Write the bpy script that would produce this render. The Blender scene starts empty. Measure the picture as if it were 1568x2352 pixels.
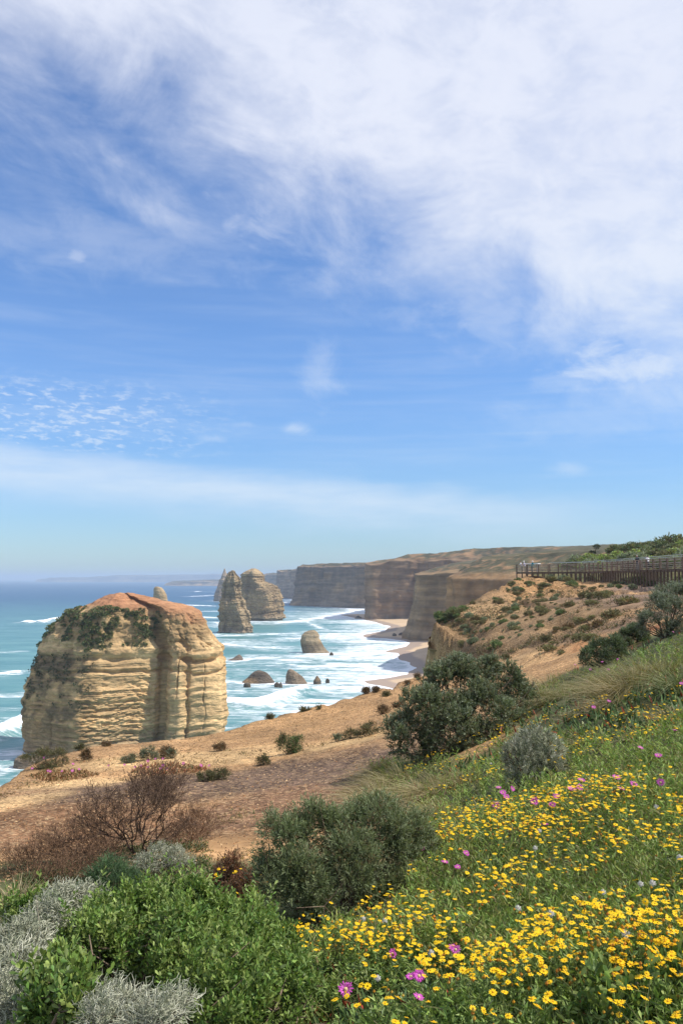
import bpy, math, random
import numpy as np

R = math.radians
sc = bpy.context.scene
col = sc.collection
random.seed(7)
rng = np.random.default_rng(11)

# ------------------------------------------------------------------ camera, sky, sun, exposure
EYE = 50.0                                   # eye height above the sea
FPX = 1899.0                                 # focal length in pixels of a 1568 x 2352 picture
PITCH = math.atan((1329.0 - 1176.0) / FPX)
cam = bpy.data.cameras.new('camera')
cam.sensor_fit = 'VERTICAL'
cam.sensor_height = 22.3
cam.lens = 22.3 * FPX / 2352.0
cam.clip_start = 0.05
cam.clip_end = 90000
co = bpy.data.objects.new('camera', cam)
co.location = (0, 0, EYE)
co.rotation_euler = (R(90) + PITCH, 0, 0)
col.objects.link(co)
sc.camera = co

SUN_EL, SUN_AZ = 52.0, 98.0                 # azimuth clockwise from +Y
sun = bpy.data.lights.new('sun', 'SUN')
sun.energy = 5.0
sun.angle = R(0.55)
sun.color = (1.0, 0.95, 0.87)
so = bpy.data.objects.new('sun', sun)
so.rotation_euler = (R(90 - SUN_EL), 0, R(180 - SUN_AZ))
so.location = (60, -10, 140)
col.objects.link(so)

sc.render.engine = 'CYCLES'
sc.cycles.use_denoising = True
sc.view_settings.view_transform = 'Standard'
sc.view_settings.look = 'None'
sc.view_settings.gamma = 1.0
sc.view_settings.use_curve_mapping = False
sc.view_settings.exposure = 0.18


class E:
    """A node socket with arithmetic."""
    def __init__(s, nt, k): s.nt, s.k = nt, k
    def m(s, op, o=None, c=None):
        n = s.nt.nodes.new('ShaderNodeMath'); n.operation = op
        for i, v in enumerate((s, o, c)):
            if v is None: continue
            if isinstance(v, E): s.nt.links.new(v.k, n.inputs[i])
            else: n.inputs[i].default_value = v
        return E(s.nt, n.outputs[0])
    def __add__(s, o): return s.m('ADD', o)
    def __sub__(s, o): return s.m('SUBTRACT', o)
    def __mul__(s, o): return s.m('MULTIPLY', o)
    def __truediv__(s, o): return s.m('DIVIDE', o)
    def mx(s, o): return s.m('MAXIMUM', o)
    def step(s, a, b, lo=0.0, hi=1.0):
        n = s.nt.nodes.new('ShaderNodeMapRange'); n.interpolation_type = 'SMOOTHSTEP'
        s.nt.links.new(s.k, n.inputs[0])
        for i, v in enumerate((a, b, lo, hi)): n.inputs[i + 1].default_value = v
        return E(s.nt, n.outputs[0])


def vec(nt, x, y, z):
    n = nt.nodes.new('ShaderNodeCombineXYZ')
    for i, v in enumerate((x, y, z)):
        if isinstance(v, E): nt.links.new(v.k, n.inputs[i])
        else: n.inputs[i].default_value = v
    return E(nt, n.outputs[0])


def noise(nt, v, scale, detail=4, rough=0.55, dist=0.0):
    n = nt.nodes.new('ShaderNodeTexNoise')
    if v is not None: nt.links.new(v.k, n.inputs['Vector'])
    n.inputs['Scale'].default_value = scale
    n.inputs['Detail'].default_value = detail
    n.inputs['Roughness'].default_value = rough
    n.inputs['Distortion'].default_value = dist
    return E(nt, n.outputs[0])


def mix(nt, f, a, b, blend='MIX'):
    n = nt.nodes.new('ShaderNodeMix'); n.data_type = 'RGBA'; n.blend_type = blend
    for i, v in ((0, f), (6, a), (7, b)):
        if isinstance(v, E): nt.links.new(v.k, n.inputs[i])
        elif i == 0: n.inputs[0].default_value = v
        else: n.inputs[i].default_value = (*v, 1)
    return E(nt, n.outputs[2])


w = bpy.data.worlds.new('World')
sc.world = w
w.use_nodes = True
nt = w.node_tree
nt.nodes.clear()
sky = nt.nodes.new('ShaderNodeTexSky')
sky.sky_type = 'NISHITA'
sky.sun_disc = False
sky.sun_elevation = R(SUN_EL)
sky.sun_rotation = R(SUN_AZ)
sky.altitude = 50
sky.air_density = 1.0
sky.dust_density = 0.35
sky.ozone_density = 2.2
SKY = 0.10
tc = nt.nodes.new('ShaderNodeTexCoord')
sp = nt.nodes.new('ShaderNodeSeparateXYZ')
nt.links.new(tc.outputs['Generated'], sp.inputs[0])
DX, DY, DZ = (E(nt, sp.outputs[i]) for i in range(3))
zc = DZ.mx(0.0) + 0.06
QX, QY = DX / zc, DY / zc                    # where the view ray meets a flat cloud layer
Q = vec(nt, QX, QY, 0.0)
DV = E(nt, tc.outputs['Generated'])
big = noise(nt, Q, 0.8, 7, 0.52, 0.3)
fine = noise(nt, vec(nt, DX * 0.8 - DZ * 0.8, DY * 0.9, DZ * 1.5 + DX * 0.7), 6.0, 9, 0.62, 0.35)
half = DX * 0.343 - DY * 0.392 + DZ * 0.854
soft = noise(nt, vec(nt, DX + DZ * 0.6, DY, DZ * 1.3), 3.4, 7, 0.58, 0.2)
veil = (half + (soft - 0.5) * 0.20 + (fine - 0.5) * 0.36).step(-0.115, 0.115)
over = noise(nt, Q, 0.55, 5, 0.55, 0.3)
veil = veil * (half * 0.9 + (over - 0.5) * 0.9).step(0.42, 0.85, 1.0, 0.30)
veil = veil * (fine * 0.45 + big * 0.35 + 0.46).step(0.30, 0.95, 0.62, 1.0)
wisp = noise(nt, vec(nt, DX * 1.2 + DZ * 0.8, DY, DZ * 9.0), 3.2, 8, 0.62, 0.8)
wisp2 = noise(nt, vec(nt, DX * 0.7 + DZ * 0.25, DY * 0.7, DZ * 14.0), 4.5, 7, 0.6, 0.25)
streak = (wisp.step(0.42, 0.85) * 0.14 + wisp2.step(0.42, 0.85) * 0.20 * DZ.step(0.2, 0.4, 1.0, 0.2)) * DZ.step(0.03, 0.16)
low = DZ + DX * 0.0855 - 0.094 + (noise(nt, vec(nt, DX, DY, DZ * 3.0), 11, 6, 0.6) - 0.5) * 0.03
bank = low.step(-0.055, 0.004) * low.step(0.004, 0.036, 1.0, 0.0) * DX.step(0.05, 0.40, 1.0, 0.12)
bank = bank * noise(nt, vec(nt, DX * 1.0, DY, DZ * 6.0), 7, 6, 0.6).step(0.2, 0.70, 0.30, 0.72)
puff = noise(nt, vec(nt, DX * 1.0 + DZ * 0.3, DY, DZ * 3.2), 62, 4, 0.6, 0.25).step(0.46, 0.72)
puff = puff * (DX + 0.34).m('ABSOLUTE').step(0.03, 0.26, 1.0, 0.0) * (DZ - 0.182).m('ABSOLUTE').step(0.012, 0.060, 1.0, 0.0) * 0.74


shred = noise(nt, vec(nt, DX + DZ * 0.3, DY, DZ * 1.9), 13.0, 9, 0.68, 0.5)


def cloudlet(x, y, z, rx, rz, k):
    l = math.sqrt(x * x + y * y + z * z)
    a = (DX - x / l) / rx; b = (DZ - z / l) / rz
    d = (a * a + b * b).m('SQRT') + (shred - 0.5) * 4.4
    return d.step(-0.2, 1.7, k, 0.0)


def look(U, V):
    x = (U - 784) / FPX; y = (1176 - V) / FPX
    return (x, math.cos(PITCH) - y * math.sin(PITCH), math.sin(PITCH) + y * math.cos(PITCH))


tex = noise(nt, vec(nt, DX * 0.9 - DZ * 0.5, DY, DZ * 1.6 + DX * 0.4), 15.0, 8, 0.62, 0.3)
veil = veil * tex.step(0.25, 0.62, 0.74, 1.0)
cover = veil.mx(bank).mx(puff)
for (U, V, rx, rz, k) in ((1465, 835, .060, .026, .75), (1520, 800, .06, .03, .4), (735, 850, .018, .026, .30), (178, 588, .008, .007, .4), (1308, 1076, .020, .007, .34),
                          (682, 986, .014, .006, .45), (1130, 700, .07, .035, .34), (1310, 880, .035, .010, .28), (300, 560, .14, .030, .22), (620, 470, .05, .04, .42),
                          (560, 975, .012, .004, .3), (490, 1008, .014, .004, .3), (1380, 960, .12, .02, .2)):
    cover = cover.mx(cloudlet(*look(U, V), rx, rz, k))
cover = (cover + streak * 0.9 - cover * streak * 0.9)
tint = mix(nt, 1.0, E(nt, sky.outputs[0]), mix(nt, DZ.step(-0.02, 0.30), (0.74, 0.96, 1.22), (0.92, 1.20, 1.56)), 'MULTIPLY')
whiteness = mix(nt, DZ.step(0.05, 0.5), (6.6, 7.6, 8.7), (7.1, 7.5, 8.7))
skycol = mix(nt, cover, tint, whiteness)
bg = nt.nodes.new('ShaderNodeBackground')
nt.links.new(skycol.k, bg.inputs[0])
bg.inputs[1].default_value = SKY
wo = nt.nodes.new('ShaderNodeOutputWorld')
nt.links.new(bg.outputs[0], wo.inputs[0])


# ------------------------------------------------------------------ helpers
def at(U, V, d):
    """The point at forward distance d seen at (U, V) of the 1568 x 2352 picture."""
    x, y, z = look(U, V)
    return np.array([x / y * d, d, EYE + z / y * d])


def on_sea(U, V, z0=0.0):
    x, y, z = look(U, V)
    t = (z0 - EYE) / z
    return np.array([x * t, y * t, z0])


def _hash(i, j, k, seed):
    h = (i.astype(np.int64) * 374761393 + j.astype(np.int64) * 668265263 + k.astype(np.int64) * 2147483647 + seed * 974634541) & 0xFFFFFFFF
    h = ((h ^ (h >> 13)) * 1274126177) & 0xFFFFFFFF
    h = (h ^ (h >> 16)) & 0xFFFFFFFF
    return h.astype(np.float64) / 4294967295.0


def vn(x, y, z=0.0, seed=0):
    x, y, z = np.broadcast_arrays(np.asarray(x, float), np.asarray(y, float), np.asarray(z, float))
    i, j, k = np.floor(x), np.floor(y), np.floor(z)
    u, v, t = x - i, y - j, z - k
    u, v, t = (q * q * (3 - 2 * q) for q in (u, v, t))
    r = 0
    for a in (0, 1):
        for b in (0, 1):
            for c in (0, 1):
                r = r + _hash(i + a, j + b, k + c, seed) * (u if a else 1 - u) * (v if b else 1 - v) * (t if c else 1 - t)
    return r


def fbm(x, y, z=0.0, oct=4, seed=0, gain=0.5):
    r, a, s = 0, 1.0, 0.0
    for o in range(oct):
        f = 2.03 ** o
        r = r + a * vn(np.asarray(x) * f + o * 17.1, np.asarray(y) * f + o * 5.3, np.asarray(z) * f + o * 9.7, seed + o)
        s += a; a *= gain
    return r / s                                                # 0..1, mean .5


def sstep(a, b, x):
    t = np.clip((x - a) / (b - a), 0, 1)
    return t * t * (3 - 2 * t)


def unit(v): return v / np.maximum(np.linalg.norm(v, axis=-1, keepdims=True), 1e-9)


def link_mesh(name, V, faces, mat, parent=None, colr=None, smooth=False, loc=None, extra=None):
    me = mesh_data(name, V, faces, mat, colr, smooth, extra)
    return link(name, me, parent, loc)


def mesh_data(name, V, faces, mat, colr=None, smooth=False, extra=None):
    me = bpy.data.meshes.new(name)
    V = np.asarray(V, np.float32)
    me.vertices.add(len(V))
    me.vertices.foreach_set('co', V.ravel())
    if not isinstance(faces, list): faces = [faces]
    faces = [np.asarray(f, np.int32) for f in faces if len(f)]
    loops = np.concatenate([f.ravel() for f in faces])
    tot = np.concatenate([np.full(len(f), f.shape[1], np.int32) for f in faces])
    me.loops.add(len(loops))
    me.loops.foreach_set('vertex_index', loops)
    me.polygons.add(len(tot))
    me.polygons.foreach_set('loop_start', np.concatenate([[0], np.cumsum(tot)[:-1]]).astype(np.int32))
    if smooth: me.polygons.foreach_set('use_smooth', np.ones(len(tot), bool))
    else: me.polygons.foreach_set('use_smooth', np.zeros(len(tot), bool))
    if colr is not None:
        a = me.attributes.new('tone', 'FLOAT_COLOR', 'POINT')
        c = np.ones((len(V), 4), np.float32); c[:, :3] = colr
        a.data.foreach_set('color', c.ravel())
    for k, v in (extra or {}).items():
        a = me.attributes.new(k, 'FLOAT', 'POINT')
        a.data.foreach_set('value', np.asarray(v, np.float32).ravel())
    me.update(calc_edges=True)
    me.materials.append(mat)
    return me


def link(name, me, parent=None, loc=None, rot=None, scale=None):
    o = bpy.data.objects.new(name, me)
    col.objects.link(o)
    if parent is not None: o.parent = parent
    if loc is not None: o.location = loc
    if rot is not None: o.rotation_euler = rot
    if scale is not None: o.scale = scale
    return o


def tag(o, label=None, cat=None, group=None, kind=None):
    if label: o['label'] = label
    if cat: o['category'] = cat
    if group: o['group'] = group
    if kind: o['kind'] = kind
    return o


def thing(name, loc, label, cat, group=None, rz=0.0):
    o = bpy.data.objects.new(name, None)
    o.empty_display_size = 0.1
    col.objects.link(o)
    o.location = loc
    o.rotation_euler = (0, 0, rz)
    return tag(o, label, cat, group)


def grid_faces(n, m, wrap=False):
    i = np.arange(n - 1)[:, None]; j = np.arange(m if wrap else m - 1)[None, :]
    j2 = (j + 1) % m
    return np.stack([i * m + j, i * m + j2, (i + 1) * m + j2, (i + 1) * m + j], -1).reshape(-1, 4)


# ------------------------------------------------------------------ materials
def new_mat(name):
    m = bpy.data.materials.new(name)
    m.use_nodes = True
    t = m.node_tree
    return m, t, t.nodes['Principled BSDF']


def pos(t):
    g = t.nodes.new('ShaderNodeNewGeometry')
    return E(t, g.outputs['Position'])


def attr(t, name, out='Color'):
    a = t.nodes.new('ShaderNodeAttribute'); a.attribute_name = name
    return E(t, a.outputs[out])


def scaled(t, v, s):
    n = t.nodes.new('ShaderNodeVectorMath'); n.operation = 'MULTIPLY'
    t.links.new(v.k, n.inputs[0]); n.inputs[1].default_value = s
    return E(t, n.outputs[0])


def bump(t, b, h, strength, dist):
    n = t.nodes.new('ShaderNodeBump')
    n.inputs['Strength'].default_value = strength
    n.inputs['Distance'].default_value = dist
    t.links.new(h.k, n.inputs['Height'])
    t.links.new(n.outputs[0], b.inputs['Normal'])


def tone_mat(name, rough=0.9, scale=3.0, amp=0.5, stretch=(1, 1, 1), bstr=0.0, bdist=0.1, bscale=None, spec=0.2, detail=6, beds=None):
    m, t, b = new_mat(name)
    p = scaled(t, pos(t), stretch)
    n = noise(t, p, scale, detail, 0.65)
    f = n.step(0.25, 0.75, 1 - amp, 1 + amp)
    if beds:
        bd_ = noise(t, scaled(t, pos(t), (0.06, 0.06, 1.0)), beds, 6, 0.7, 0.15)
        f = f * bd_.step(0.3, 0.7, 0.74, 1.18)
    t.links.new(mix(t, 1.0, attr(t, 'tone'), vec(t, f, f, f), 'MULTIPLY').k, b.inputs['Base Color'])
    b.inputs['Roughness'].default_value = rough
    b.inputs['Specular IOR Level'].default_value = spec
    if bstr:
        hgt_ = noise(t, p, bscale or scale, 8, 0.7)
        bump(t, b, hgt_ + bd_ * 0.7 if beds else hgt_, bstr, bdist)
    return m


def leaf_mat(name, rough=0.5, spec=0.3, trans=0.3, warm=(1.0, 1.0, 0.6)):
    m, t, b = new_mat(name)
    a = attr(t, 'tone')
    t.links.new(a.k, b.inputs['Base Color'])
    b.inputs['Roughness'].default_value = rough
    b.inputs['Specular IOR Level'].default_value = spec
    tr = t.nodes.new('ShaderNodeBsdfTranslucent')
    t.links.new(mix(t, 1.0, a, warm, 'MULTIPLY').k, tr.inputs[0])
    ms = t.nodes.new('ShaderNodeMixShader'); ms.inputs[0].default_value = trans
    t.links.new(b.outputs[0], ms.inputs[1]); t.links.new(tr.outputs[0], ms.inputs[2])
    t.links.new(ms.outputs[0], t.nodes['Material Output'].inputs[0])
    return m


def plain(name, c, rough=0.7, amp=0.25, scale=12, spec=0.3, metal=0.0):
    m, t, b = new_mat(name)
    tcn = t.nodes.new('ShaderNodeTexCoord')
    n = noise(t, E(t, tcn.outputs['Object']), scale, 5, 0.6)
    f = n.step(0.25, 0.75, 1 - amp, 1 + amp)
    t.links.new(mix(t, 1.0, c, vec(t, f, f, f), 'MULTIPLY').k, b.inputs['Base Color'])
    b.inputs['Roughness'].default_value = rough
    b.inputs['Specular IOR Level'].default_value = spec
    b.inputs['Metallic'].default_value = metal
    return m


M_ROCK = tone_mat('sandstone', 0.95, 0.55, 0.22, (1, 1, 2.6), 0.55, 0.5, 0.9, beds=1.1)
M_FAR = tone_mat('far_rock', 0.95, 0.05, 0.22, (1, 1, 2.2), 0.6, 2.5, 0.11, beds=0.22)
M_SMALLROCK = tone_mat('sea_rock', 0.85, 1.2, 0.35, (1, 1, 1.5), 0.6, 0.4, 1.2)
M_LEAF = leaf_mat('shrub_leaf')
M_SILVER = leaf_mat('silver_leaf', 0.6, 0.25, 0.12, (1, 1, 0.85))
M_GRASS = leaf_mat('grass_blade', 0.55, 0.25, 0.28)
M_FLESHY = leaf_mat('fleshy_leaf', 0.5, 0.3, 0.25)
M_TWIG = tone_mat('bark', 0.9, 30, 0.35)
M_PETAL = leaf_mat('petal', 0.6, 0.2, 0.25, (1, 1, 1))
M_STONE = tone_mat('stone_chip', 0.9, 40, 0.3)
M_TIMBER = plain('weathered_timber', (0.155, 0.105, 0.072), 0.85, 0.35, 5)
M_BOARD = plain('grey_board', (0.30, 0.25, 0.19), 0.85, 0.35, 3)
M_METAL = plain('galvanised_rail', (0.46, 0.45, 0.43), 0.45, 0.1, 8, 0.5, 0.5)
M_WHITE = plain('white_panel', (0.82, 0.83, 0.84), 0.35, 0.04, 8, 0.5)

# sea
M_SEA, t, b = new_mat('sea_water')
p = pos(t)
pw = scaled(t, p, (0.33, 1.0, 1.0))
ripple = noise(t, pw, 0.05, 6, 0.6, 0.4)
c = mix(t, ripple.step(0.3, 0.7), mix(t, attr(t, 'shallow', 'Fac'), (0.008, 0.050, 0.120), (0.062, 0.185, 0.192)),
        mix(t, attr(t, 'shallow', 'Fac'), (0.016, 0.085, 0.155), (0.130, 0.275, 0.265)))
lace = noise(t, scaled(t, p, (0.5, 1.0, 1.0)), 0.22, 9, 0.72, 1.2)
lace2 = noise(t, scaled(t, p, (0.16, 1.0, 1.0)), 0.10, 7, 0.65, 0.6)
ff = attr(t, 'foam', 'Fac') + (lace - 0.5) * 2.1 + (lace2 - 0.5) * 1.1
ff = ff.step(0.34, 1.05)
cap = noise(t, scaled(t, p, (0.25, 1.0, 1.0)), 0.045, 8, 0.62, 0.3).step(0.70, 0.755) * 0.55
ff = ff.mx(cap)
c2 = mix(t, ff, c, (0.80, 0.83, 0.85))
t.links.new(c2.k, b.inputs['Base Color'])
rr = ff.step(0, 1, 0.34, 0.9)
t.links.new(rr.k, b.inputs['Roughness'])
b.inputs['IOR'].default_value = 1.33
b.inputs['Specular IOR Level'].default_value = 0.35
bump(t, b, noise(t, pw, 0.16, 8, 0.62) + ff * 0.15, 0.55, 2.2)

# beach sand
M_SAND, t, b = new_mat('beach_sand')
n = noise(t, pos(t), 0.05, 7, 0.6)
wet = attr(t, 'wet', 'Fac') + (n - 0.5) * 0.7
cs = mix(t, wet.step(0.3, 0.7), mix(t, n.step(0.3, 0.7), (0.50, 0.36, 0.22), (0.58, 0.43, 0.28)), (0.33, 0.25, 0.19))
t.links.new(cs.k, b.inputs['Base Color'])
b.inputs['Roughness'].default_value = 0.7
b.inputs['Specular IOR Level'].default_value = 0.2

# ochre ground with stone chips
M_GROUND, t, b = new_mat('ochre_ground')
p = pos(t)
gv = attr(t, 'gravel', 'Fac')
vo = t.nodes.new('ShaderNodeTexVoronoi'); vo.inputs['Scale'].default_value = 13.0
t.links.new(p.k, vo.inputs['Vector'])
sx = t.nodes.new('ShaderNodeSeparateColor'); t.links.new(vo.outputs['Color'], sx.inputs[0])
cell = E(t, sx.outputs[0]); cell2 = E(t, sx.outputs[1])
vo2 = t.nodes.new('ShaderNodeTexVoronoi'); vo2.inputs['Scale'].default_value = 34.0
t.links.new(p.k, vo2.inputs['Vector'])
sx2 = t.nodes.new('ShaderNodeSeparateColor'); t.links.new(vo2.outputs['Color'], sx2.inputs[0])
cell3 = E(t, sx2.outputs[0])
bn = noise(t, p, 1.3, 7, 0.65)
f = bn.step(0.25, 0.75, 0.72, 1.25)
base = mix(t, 1.0, attr(t, 'tone'), vec(t, f, f, f), 'MULTIPLY')
fa = cell2.step(0.0, 1.0, 0.55, 1.55) * gv + (gv * -1.0 + 1.0)
chips = mix(t, 1.0, base, vec(t, fa, fa, fa), 'MULTIPLY')
chips = mix(t, cell.step(0.72, 0.80) * gv * 0.55, chips, (0.46, 0.31, 0.17))
fb_ = cell3.step(0.0, 1.0, 0.55, 1.5) * gv + (gv * -1.0 + 1.0)
chips = mix(t, 1.0, chips, vec(t, fb_, fb_, fb_), 'MULTIPLY')
t.links.new(chips.k, b.inputs['Base Color'])
b.inputs['Roughness'].default_value = 0.95
b.inputs['Specular IOR Level'].default_value = 0.1
bump(t, b, (cell + cell3 * 0.6) * gv * 0.6 + bn * 0.8, 0.8, 0.05)

# ------------------------------------------------------------------ the clifftop ground
CTRL = [  # (U, V, distance): where the bare ground is seen
    (0, 1800, 23), (250, 1765, 25), (250, 1714, 33), (420, 1700, 38), (525, 1677, 42), (600, 1657, 44), (700, 1632, 47), (800, 1602, 50),
    (850, 1590, 52), (950, 1552, 58), (1000, 1532, 63), (700, 1780, 20), (800, 1720, 24), (750, 1662, 38), (880, 1680, 28), (450, 1800, 19),
    (470, 1950, 10), (250, 1960, 10), (50, 2000, 9), (-100, 1900, 14), (-200, 1830, 20), (620, 1880, 13.5), (150, 1860, 15), (900, 1620, 42),
    (1050, 1720, 17), (1200, 1640, 19), (1130, 1560, 34), (1250, 1530, 40), (1400, 1470, 36), (1480, 1400, 48), (1300, 1400, 66), (1200, 1430, 70),
    (1150, 1500, 55), (1035, 1508, 67), (1067, 1464, 73), (1046, 1457, 75), (1009, 1441, 78), (1000, 1424, 81), (1060, 1396, 90), (1100, 1374, 98),
    (1150, 1345, 110), (1200, 1326, 126), (1272, 1334, 124), (1400, 1337, 108), (1480, 1343, 96), (1560, 1348, 84), (1400, 1356, 88), (1700, 1362, 70),
    (1300, 1360, 92), (1300, 1312, 142), (1354, 1288, 152), (1450, 1268, 152), (1568, 1261, 142), (1750, 1257, 130), (1400, 1328, 122), (1568, 1338, 100),
    (1300, 1300, 170), (1500, 1274, 185), (1750, 1270, 170), (1225, 1318, 138),
    (1568, 1470, 16), (1700, 1480, 14), (1400, 1600, 12.5), (1250, 1690, 13), (1000, 1850, 10), (1300, 1800, 8), (1568, 1700, 8), (1568, 2000, 4.6),
    (1300, 2110, 4.5), (1000, 2010, 6.3), (920, 2130, 5.4), (760, 2150, 6.0), (1300, 2352, 3.0), (1000, 2352, 3.1), (700, 2260, 4.6), (850, 1900, 10.0),
    (1568, 2352, 2.8), (1800, 2000, 4), (1800, 2352, 2.6), (1900, 1700, 7)]
CP = np.array([at(*c) for c in CTRL])
CP = np.vstack([CP, [[-1.6, 6.0, EYE - 2.75], [-2.6, 7.0, EYE - 2.95], [-0.3, 6.0, EYE - 2.55], [-1.5, 4.2, EYE - 2.45], [-0.3, 4.0, EYE - 2.2], [-1.2, 2.6, EYE - 2.2],
                     [0, 1.5, EYE - 1.6], [2, 0.5, EYE - 1.45], [-2, 0.5, EYE - 1.9], [0, 0.3, EYE - 1.55], [-4, 4, EYE - 2.8], [95, 90, EYE + 3], [110, 150, EYE + 8]]])


def _tps(r2): return 0.5 * r2 * np.log(np.maximum(r2, 1e-9))


def _warp(x, y):
    return x / (8 + 0.55 * y), np.log(2.0 + y)


_cx, _cy = _warp(CP[:, 0], CP[:, 1])
_A = _tps((_cx[:, None] - _cx[None]) ** 2 + (_cy[:, None] - _cy[None]) ** 2)
_n = len(CP)
_K = np.zeros((_n + 3, _n + 3))
_K[:_n, :_n] = _A + np.eye(_n) * 2e-3
_P = np.stack([np.ones(_n), _cx, _cy], 1)
_K[:_n, _n:] = _P; _K[_n:, :_n] = _P.T
_s = 1.0 / (1.0 + CP[:, 1] * 0.12)
_wt = np.linalg.solve(_K, np.concatenate([CP[:, 2] - EYE, np.zeros(3)]))


def smooth_ground(x, y):
    sx, sy = _warp(np.asarray(x, float), np.asarray(y, float))
    out = _wt[_n] + _wt[_n + 1] * sx + _wt[_n + 2] * sy
    for k in range(_n):
        out = out + _wt[k] * _tps((sx - _cx[k]) ** 2 + (sy - _cy[k]) ** 2)
    return out + EYE


EDGE_UV = [(-420, 1835, 17.5), (-200, 1822, 19), (-60, 1800, 21.5), (0, 1789, 23), (28, 1772, 25), (60, 1752, 27.5), (110, 1735, 30), (200, 1713, 34), (330, 1704, 37), (420, 1697, 39.5),
           (520, 1676, 42.5), (600, 1656, 45), (700, 1631, 48), (800, 1601, 51), (850, 1589, 53), (950, 1551, 59), (1003, 1531, 64), (1033, 1509, 68), (1066, 1465, 73.5),
           (1046, 1455, 76), (1009, 1440, 79), (998, 1422, 82), (1020, 1411, 88), (1060, 1395, 93), (1100, 1373, 100), (1150, 1344, 112), (1195, 1322, 128), (1215, 1316, 140),
           (1260, 1312, 160), (1300, 1310, 200)]
EDGE = np.array([at(*e)[:2] for e in EDGE_UV])
LAND = np.vstack([EDGE, [[140, 230], [260, 100], [60, -20], [-30, -20], [-30, 8]]])


def in_poly(x, y, poly):
    x = np.asarray(x, float); y = np.asarray(y, float)
    c = np.zeros(x.shape, bool)
    j = len(poly) - 1
    for i in range(len(poly)):
        xi, yi = poly[i]; xj, yj = poly[j]
        if yi != yj:
            c ^= ((yi > y) != (yj > y)) & (x < (xj - xi) * (y - yi) / (yj - yi) + xi)
        j = i
    return c


def dist_line(x, y, pts):
    d = np.full(np.shape(x), 1e9)
    for (a, b_) in zip(pts[:-1], pts[1:]):
        ab = b_ - a; L = max(ab @ ab, 1e-9)
        t_ = np.clip(((x - a[0]) * ab[0] + (y - a[1]) * ab[1]) / L, 0, 1)
        d = np.minimum(d, np.hypot(x - a[0] - t_ * ab[0], y - a[1] - t_ * ab[1]))
    return d


NY = 390
A = np.concatenate([np.linspace(-1.1, -0.62, 24)[:-1], np.linspace(-0.62, 0.66, 390), np.linspace(0.66, 1.6, 40)[1:]])     # x / y
NA = len(A)
_ai = np.arange(NA, dtype=float)
Y = np.exp(np.linspace(math.log(0.9), math.log(215.0), NY))
GX = A[None, :] * Y[:, None]
GY = np.broadcast_to(Y[:, None], GX.shape)
wob = (fbm(GX * 0.5, GY * 0.5, 0, 4, 31) - 0.5) * np.minimum(0.10 + 0.012 * GY, 0.9)
GZ0 = smooth_ground(GX, GY)
hill = sstep(40, 70, GY)
gully = np.abs(fbm(GX * .16 + GY * .03, GY * .05, 5.0, 4, 15) - .5)
rough = -sstep(.09, .0, gully) * .9 * hill + (fbm(GX * 0.9, GY * 0.9, 3.3, 5, 5) - 0.5) * (0.12 + 0.55 * hill) + (fbm(GX * 4, GY * 4, 1.0, 3, 9) - 0.5) * 0.07
ins = in_poly(GX, GY, LAND)
de = dist_line(GX, GY, EDGE)
sd = np.where(ins, -de, de) + wob
GZ = GZ0 + rough - np.where(sd > 0, sd * 4.5, 0) - np.where(sd > -0.8, (sd + 0.8) ** 2 * 0.12, 0) * (sd < 0.5)
TAB = np.where(sd < 0.4, GZ, -999.0)                    # what a ray may hit


def ground_at(x, y):
    a = np.clip(np.interp(np.asarray(x) / np.asarray(y), A, _ai), 0, NA - 1.001)
    r = np.clip((np.log(np.asarray(y)) - math.log(0.9)) / (math.log(215.0 / 0.9) / (NY - 1)), 0, NY - 1.001)
    i = r.astype(int); j = a.astype(int); u = r - i; v = a - j
    return (GZ[i, j] * (1 - u) * (1 - v) + GZ[i + 1, j] * u * (1 - v) + GZ[i, j + 1] * (1 - u) * v + GZ[i + 1, j + 1] * u * v)


def hit(U, V):
    """Where the view rays at (U, V) meet the clifftop ground; rows that miss are nan."""
    U = np.atleast_1d(np.asarray(U, float)); V = np.atleast_1d(np.asarray(V, float))
    out = np.full((len(U), 3), np.nan)
    for s in range(0, len(U), 20000):
        u, v = U[s:s + 20000], V[s:s + 20000]
        x = (u - 784) / FPX; yy = (1176 - v) / FPX
        dy = math.cos(PITCH) - yy * math.sin(PITCH); dz = math.sin(PITCH) + yy * math.cos(PITCH)
        a = np.clip(np.interp(x / dy, A, _ai), 0, NA - 1.001)
        j = a.astype(int); f_ = a - j
        H = TAB[:, j] * (1 - f_) + TAB[:, j + 1] * f_
        rz = EYE + (dz / dy)[None, :] * Y[:, None]
        below = rz <= H
        ok = below.any(0); i = np.maximum(below.argmax(0), 1)
        k = np.arange(len(u))
        d1 = H[i, k] - rz[i, k]; d0 = H[i - 1, k] - rz[i - 1, k]
        q = np.clip(np.where(np.abs(d1 - d0) > 1e-9, -d0 / (d1 - d0 + 1e-12), 0), 0, 1)
        yy_ = Y[i - 1] + (Y[i] - Y[i - 1]) * q
        res = np.stack([x / dy * yy_, yy_, EYE + dz / dy * yy_], 1)
        res[~ok] = np.nan
        out[s:s + 20000] = res
    return out


def hit1(U, V):
    p_ = hit([U], [V])[0]
    if np.isnan(p_[0]):
        for dv in range(2, 60, 2):
            p_ = hit([U], [V + dv])[0]
            if not np.isnan(p_[0]): break
    return p_


# colours of the ground
tone = np.zeros(GX.shape + (3,))
tone[:] = (0.33, 0.192, 0.088)
grav = np.full(GX.shape, 0.75)
n1 = fbm(GX * 0.35 + 3, GY * 0.35, 0, 5, 41); n2 = fbm(GX * 1.1, GY * 1.1, 0, 4, 43)


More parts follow.
